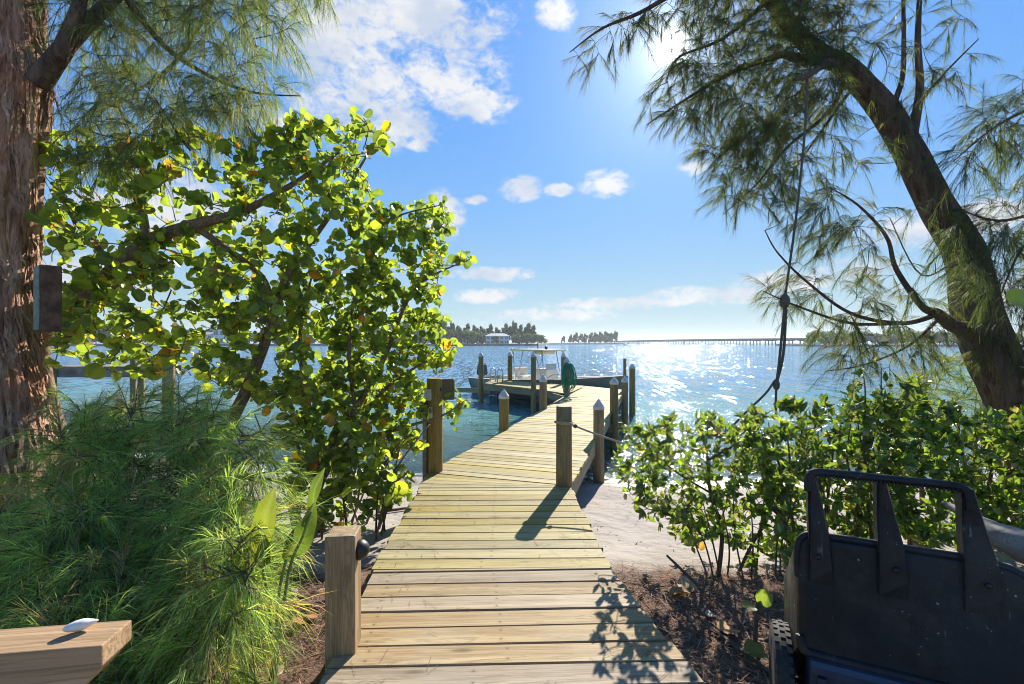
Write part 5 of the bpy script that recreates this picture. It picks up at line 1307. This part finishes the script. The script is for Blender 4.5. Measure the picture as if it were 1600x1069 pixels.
dm = plain('dust_brown_plastic', (.045, .04, .034), .7, var=.45, nscale=18, bump=.2)
part('lower_bulge', MB().tube(spline([cp(-.03, .035, .40), cp(-.02, .04, .36), cp(.02, .042, .345), cp(.3, .043, .343), cp(.62, .043, .343), cp(.66, .04, .37)], 6), .016, 10), M['cart'], tub, True)
for (u, z) in ((.03, .70), (.26, .70), (.50, .70)):
    part('bolt', MB().lathe([(.009, 0), (.009, .003), (.005, .006), (.001, .007)], cp(u, tilt(u, z) + .02, z), 10, np.stack([cu, np.array([0, 0, 1.]), cn], 1)), M['dark_metal'], tub, True)
# handle : ribbed bar on three tapering arms
bar = spline([cp(.005, -.02, .93), cp(.006, -.02, .975), cp(.02, -.02, 1.0), cp(.07, -.02, 1.006), cp(.24, -.02, 1.006), cp(.40, -.02, 1.006), cp(.45, -.02, 1.0), cp(.465, -.02, .975), cp(.467, -.02, .93)], 6)
hd = part('handle', MB().tube(bar, .0155, 12), M['cart'], cart, True)
rm = MB()
for k in range(34):
    u = .05 + .38 * k / 33; rm.box((.0045, .008, .012), cp(u, .0, .995), np.stack([cu, -cn, np.array([0, 0, 1.])], 1))
tag(part('grip_ribs', rm, M['cart'], hd), kind='stuff')
for (u, wt, wb) in ((.005, .026, .078), (.215, .032, .088), (.447, .036, .10)):
    mb = MB(); V = []
    for z, wd, th in ((1.002, wt, .032), (.88, wt + (wb - wt) * .45, .036), (.765, wt + (wb - wt) * .85, .04), (.66, wb, .030), (.60, wb * 1.05, .008)):
        u0 = u - .004
        pf = max(tilt(u, z) if z < .77 else 0, 0) - (.02 if z > .77 else 0)
        V += [cp(u0, pf - .004 - (.03 if z > .7 else .01), z), cp(u0 + wd, pf - .004 - (.03 if z > .7 else .01), z), cp(u0 + wd, pf + (.004 if z > .7 else .003), z), cp(u0 + wd - .006, pf + th * .5, z), cp(u0 + .006, pf + th * .12, z), cp(u0, pf + th * .5, z)]
    f = [tuple(range(6)), tuple(range(24, 30))[::-1]] + [(i * 6 + k, (i + 1) * 6 + k, (i + 1) * 6 + (k + 1) % 6, i * 6 + (k + 1) % 6) for i in range(4) for k in range(6)]
    part('arm', mb.add(V, f), M['cart'], hd)
# lower ledge and ribbed underside
mb = MB(); pr = [(.02, .35), (.07, .335), (.08, .32), (.08, .295), (.06, .29), (.055, -.0), (-.30, -.0), (-.30, .33)]
def extrude_u(pr, u0, u1):
    n = len(pr); return [cp(u0, a_, z) for a_, z in pr] + [cp(u1, a_, z) for a_, z in pr], [tuple(range(n)), tuple(range(n, 2 * n))[::-1]] + [(i, n + i, n + (i + 1) % n, (i + 1) % n) for i in range(n)]
lo = part('under_frame', MB().add(*extrude_u(pr, .0, .62)), cbm, cart)
for u in (.035, .285, .315, .575):
    part('rib', MB().add(*extrude_u([(.045, .28), (.08, .283), (.088, .0), (.045, .0)], u - .012, u + .012)), cbm, lo)
# wheels
Rw = np.stack([cn, np.array([0, 0, 1.]), cu], 1)
for u in (-.075, .70):
    c = cp(u, -.14, .115)
    ty = part('wheel', MB().lathe([(.13, -.03), (.17, -.036), (.195, -.028), (.203, -.012), (.203, .012), (.195, .028), (.17, .036), (.13, .03)], c, 48, Rw), plain('tyre_rubber', (.022, .022, .023), .8, var=.3, nscale=30), cart, True)
    kb = MB()
    for k in range(36):
        a = k * math.pi / 18
        for s in (-1, 0, 1):
            aa = a + (.09 if s == 0 else 0); rd = np.array([math.cos(aa), math.sin(aa)])
            d3 = cn * rd[0] + np.array([0, 0, 1.]) * rd[1]; tg3 = -cn * rd[1] + np.array([0, 0, 1.]) * rd[0]
            kb.box((.021, .017, .008), c + d3 * (.204 if s == 0 else .199) + cu * s * .021, np.stack([tg3, cu, d3], 1))
    tag(part('tread', kb, ty.data.materials[0], ty), kind='stuff')
    part('rim', MB().lathe([(.02, -.03), (.125, -.02), (.14, -.028), (.14, .028), (.125, .02), (.02, .03)], c, 32, Rw), M['black_plastic'], ty, True)
part('axle', MB().tube([cp(-.1, -.14, .115), cp(.72, -.14, .115)], .01, 8), M['steel'], cart, True)
# grey driftwood limb leaning behind the cart
dw = spline([P(1474, 785, 2.35), P(1500, 800, 2.25), P(1540, 825, 2.1), P(1590, 850, 1.95), P(1680, 880, 1.8), P(1800, 960, 1.65), (2.75, 1.55, -.12)], 6)
tag(part('driftwood_limb', bark_trunk(dw[::6], [.008, .02, .04, .06, .075, .085, .09], 24, 60, .022, 2.0, .5), M['driftwood'], None, True), 'smooth grey driftwood limb sticking out behind the garden cart', 'driftwood')

# ------------------------------------------------------------------ sea wrack and bits on the sand
rg = np.random.default_rng(71); n = 2600
x = rg.uniform(-5, 6, n); off = np.where(rg.uniform(0, 1, n) < .6, np.abs(rg.normal(size=n)) * .16 + .30, rg.uniform(.1, 3.6, n))
y = shore_y(x) - off; k_ = y > 3.3; x, y = x[k_], y[k_]; n = len(x); z = ground_z(x, y) + .006
a = rg.uniform(0, 6.28, n); L = rg.uniform(.006, .045, n); W = rg.uniform(.002, .006, n)
dv = np.stack([np.cos(a) * L, np.sin(a) * L, rg.uniform(-.003, .006, n)], 1); sv_ = np.stack([-np.sin(a) * W, np.cos(a) * W, rg.uniform(-.002, .002, n)], 1); c = np.stack([x, y, z], 1)
V = np.stack([c - dv, c + sv_, c + dv, c - sv_], 1).reshape(-1, 3)
me = bpy.data.meshes.new('sea_wrack'); fill_mesh(me, V, np.arange(4 * n), np.full(n, 4))
set_tint(me, np.repeat(np.array([(.12, .08, .05), (.20, .14, .09), (.07, .05, .035), (.45, .40, .34)])[rg.integers(0, 4, n)] * rg.uniform(.7, 1.3, (n, 1)), 4, 0))
tag(put('sea_wrack', me, M['litter']), 'scattered dry seaweed bits on the sand', None, None, 'stuff')
# ------------------------------------------------------------------ light sea haze
hm = bpy.data.materials.new('sea_haze'); hm.use_nodes = True; t = NT(hm.node_tree); t.n.clear()
pv_ = t.node('ShaderNodeVolumePrincipled'); pv_.inputs['Color'].default_value = (.82, .90, .97, 1); pv_.inputs['Density'].default_value = 0.0003; pv_.inputs['Anisotropy'].default_value = 0.3
om = t.node('ShaderNodeOutputMaterial'); t.l.new(pv_.outputs[0], om.inputs['Volume'])
tag(part('haze', MB().box((12400, 9300, 36), (0, 4500, 12)), hm), 'thin pale sea haze over the bay', None, None, 'stuff')

# ------------------------------------------------------------------ a few dry needles blown onto the planks
rg = np.random.default_rng(81); n = 220
side_ = rg.integers(0, 2, n); y = rg.uniform(1.2, 4.6, n); x = np.where(side_ == 0, -.85 + np.abs(rg.normal(size=n)) * .25, .72 - (y - 2) * .05 - np.abs(rg.normal(size=n)) * .25)
a = rg.uniform(0, 6.28, n); L = rg.uniform(.02, .06, n); c = np.stack([x, y, np.full(n, .0065)], 1)
dv = np.stack([np.cos(a) * L, np.sin(a) * L, np.zeros(n)], 1); sv_ = np.stack([-np.sin(a), np.cos(a), np.zeros(n)], 1) * .0009
V = np.stack([c - dv - sv_, c - dv + sv_, c + dv + sv_, c + dv - sv_], 1).reshape(-1, 3)
me = bpy.data.meshes.new('plank_litter'); fill_mesh(me, V, np.arange(4 * n), np.full(n, 4)); set_tint(me, np.repeat(np.tile([(.20, .12, .075)], (n, 1)) * rg.uniform(.5, 1.3, (n, 1)), 4, 0))
tag(put('plank_litter', me, M['litter']), 'dry needles blown onto the boardwalk planks', None, None, 'stuff')
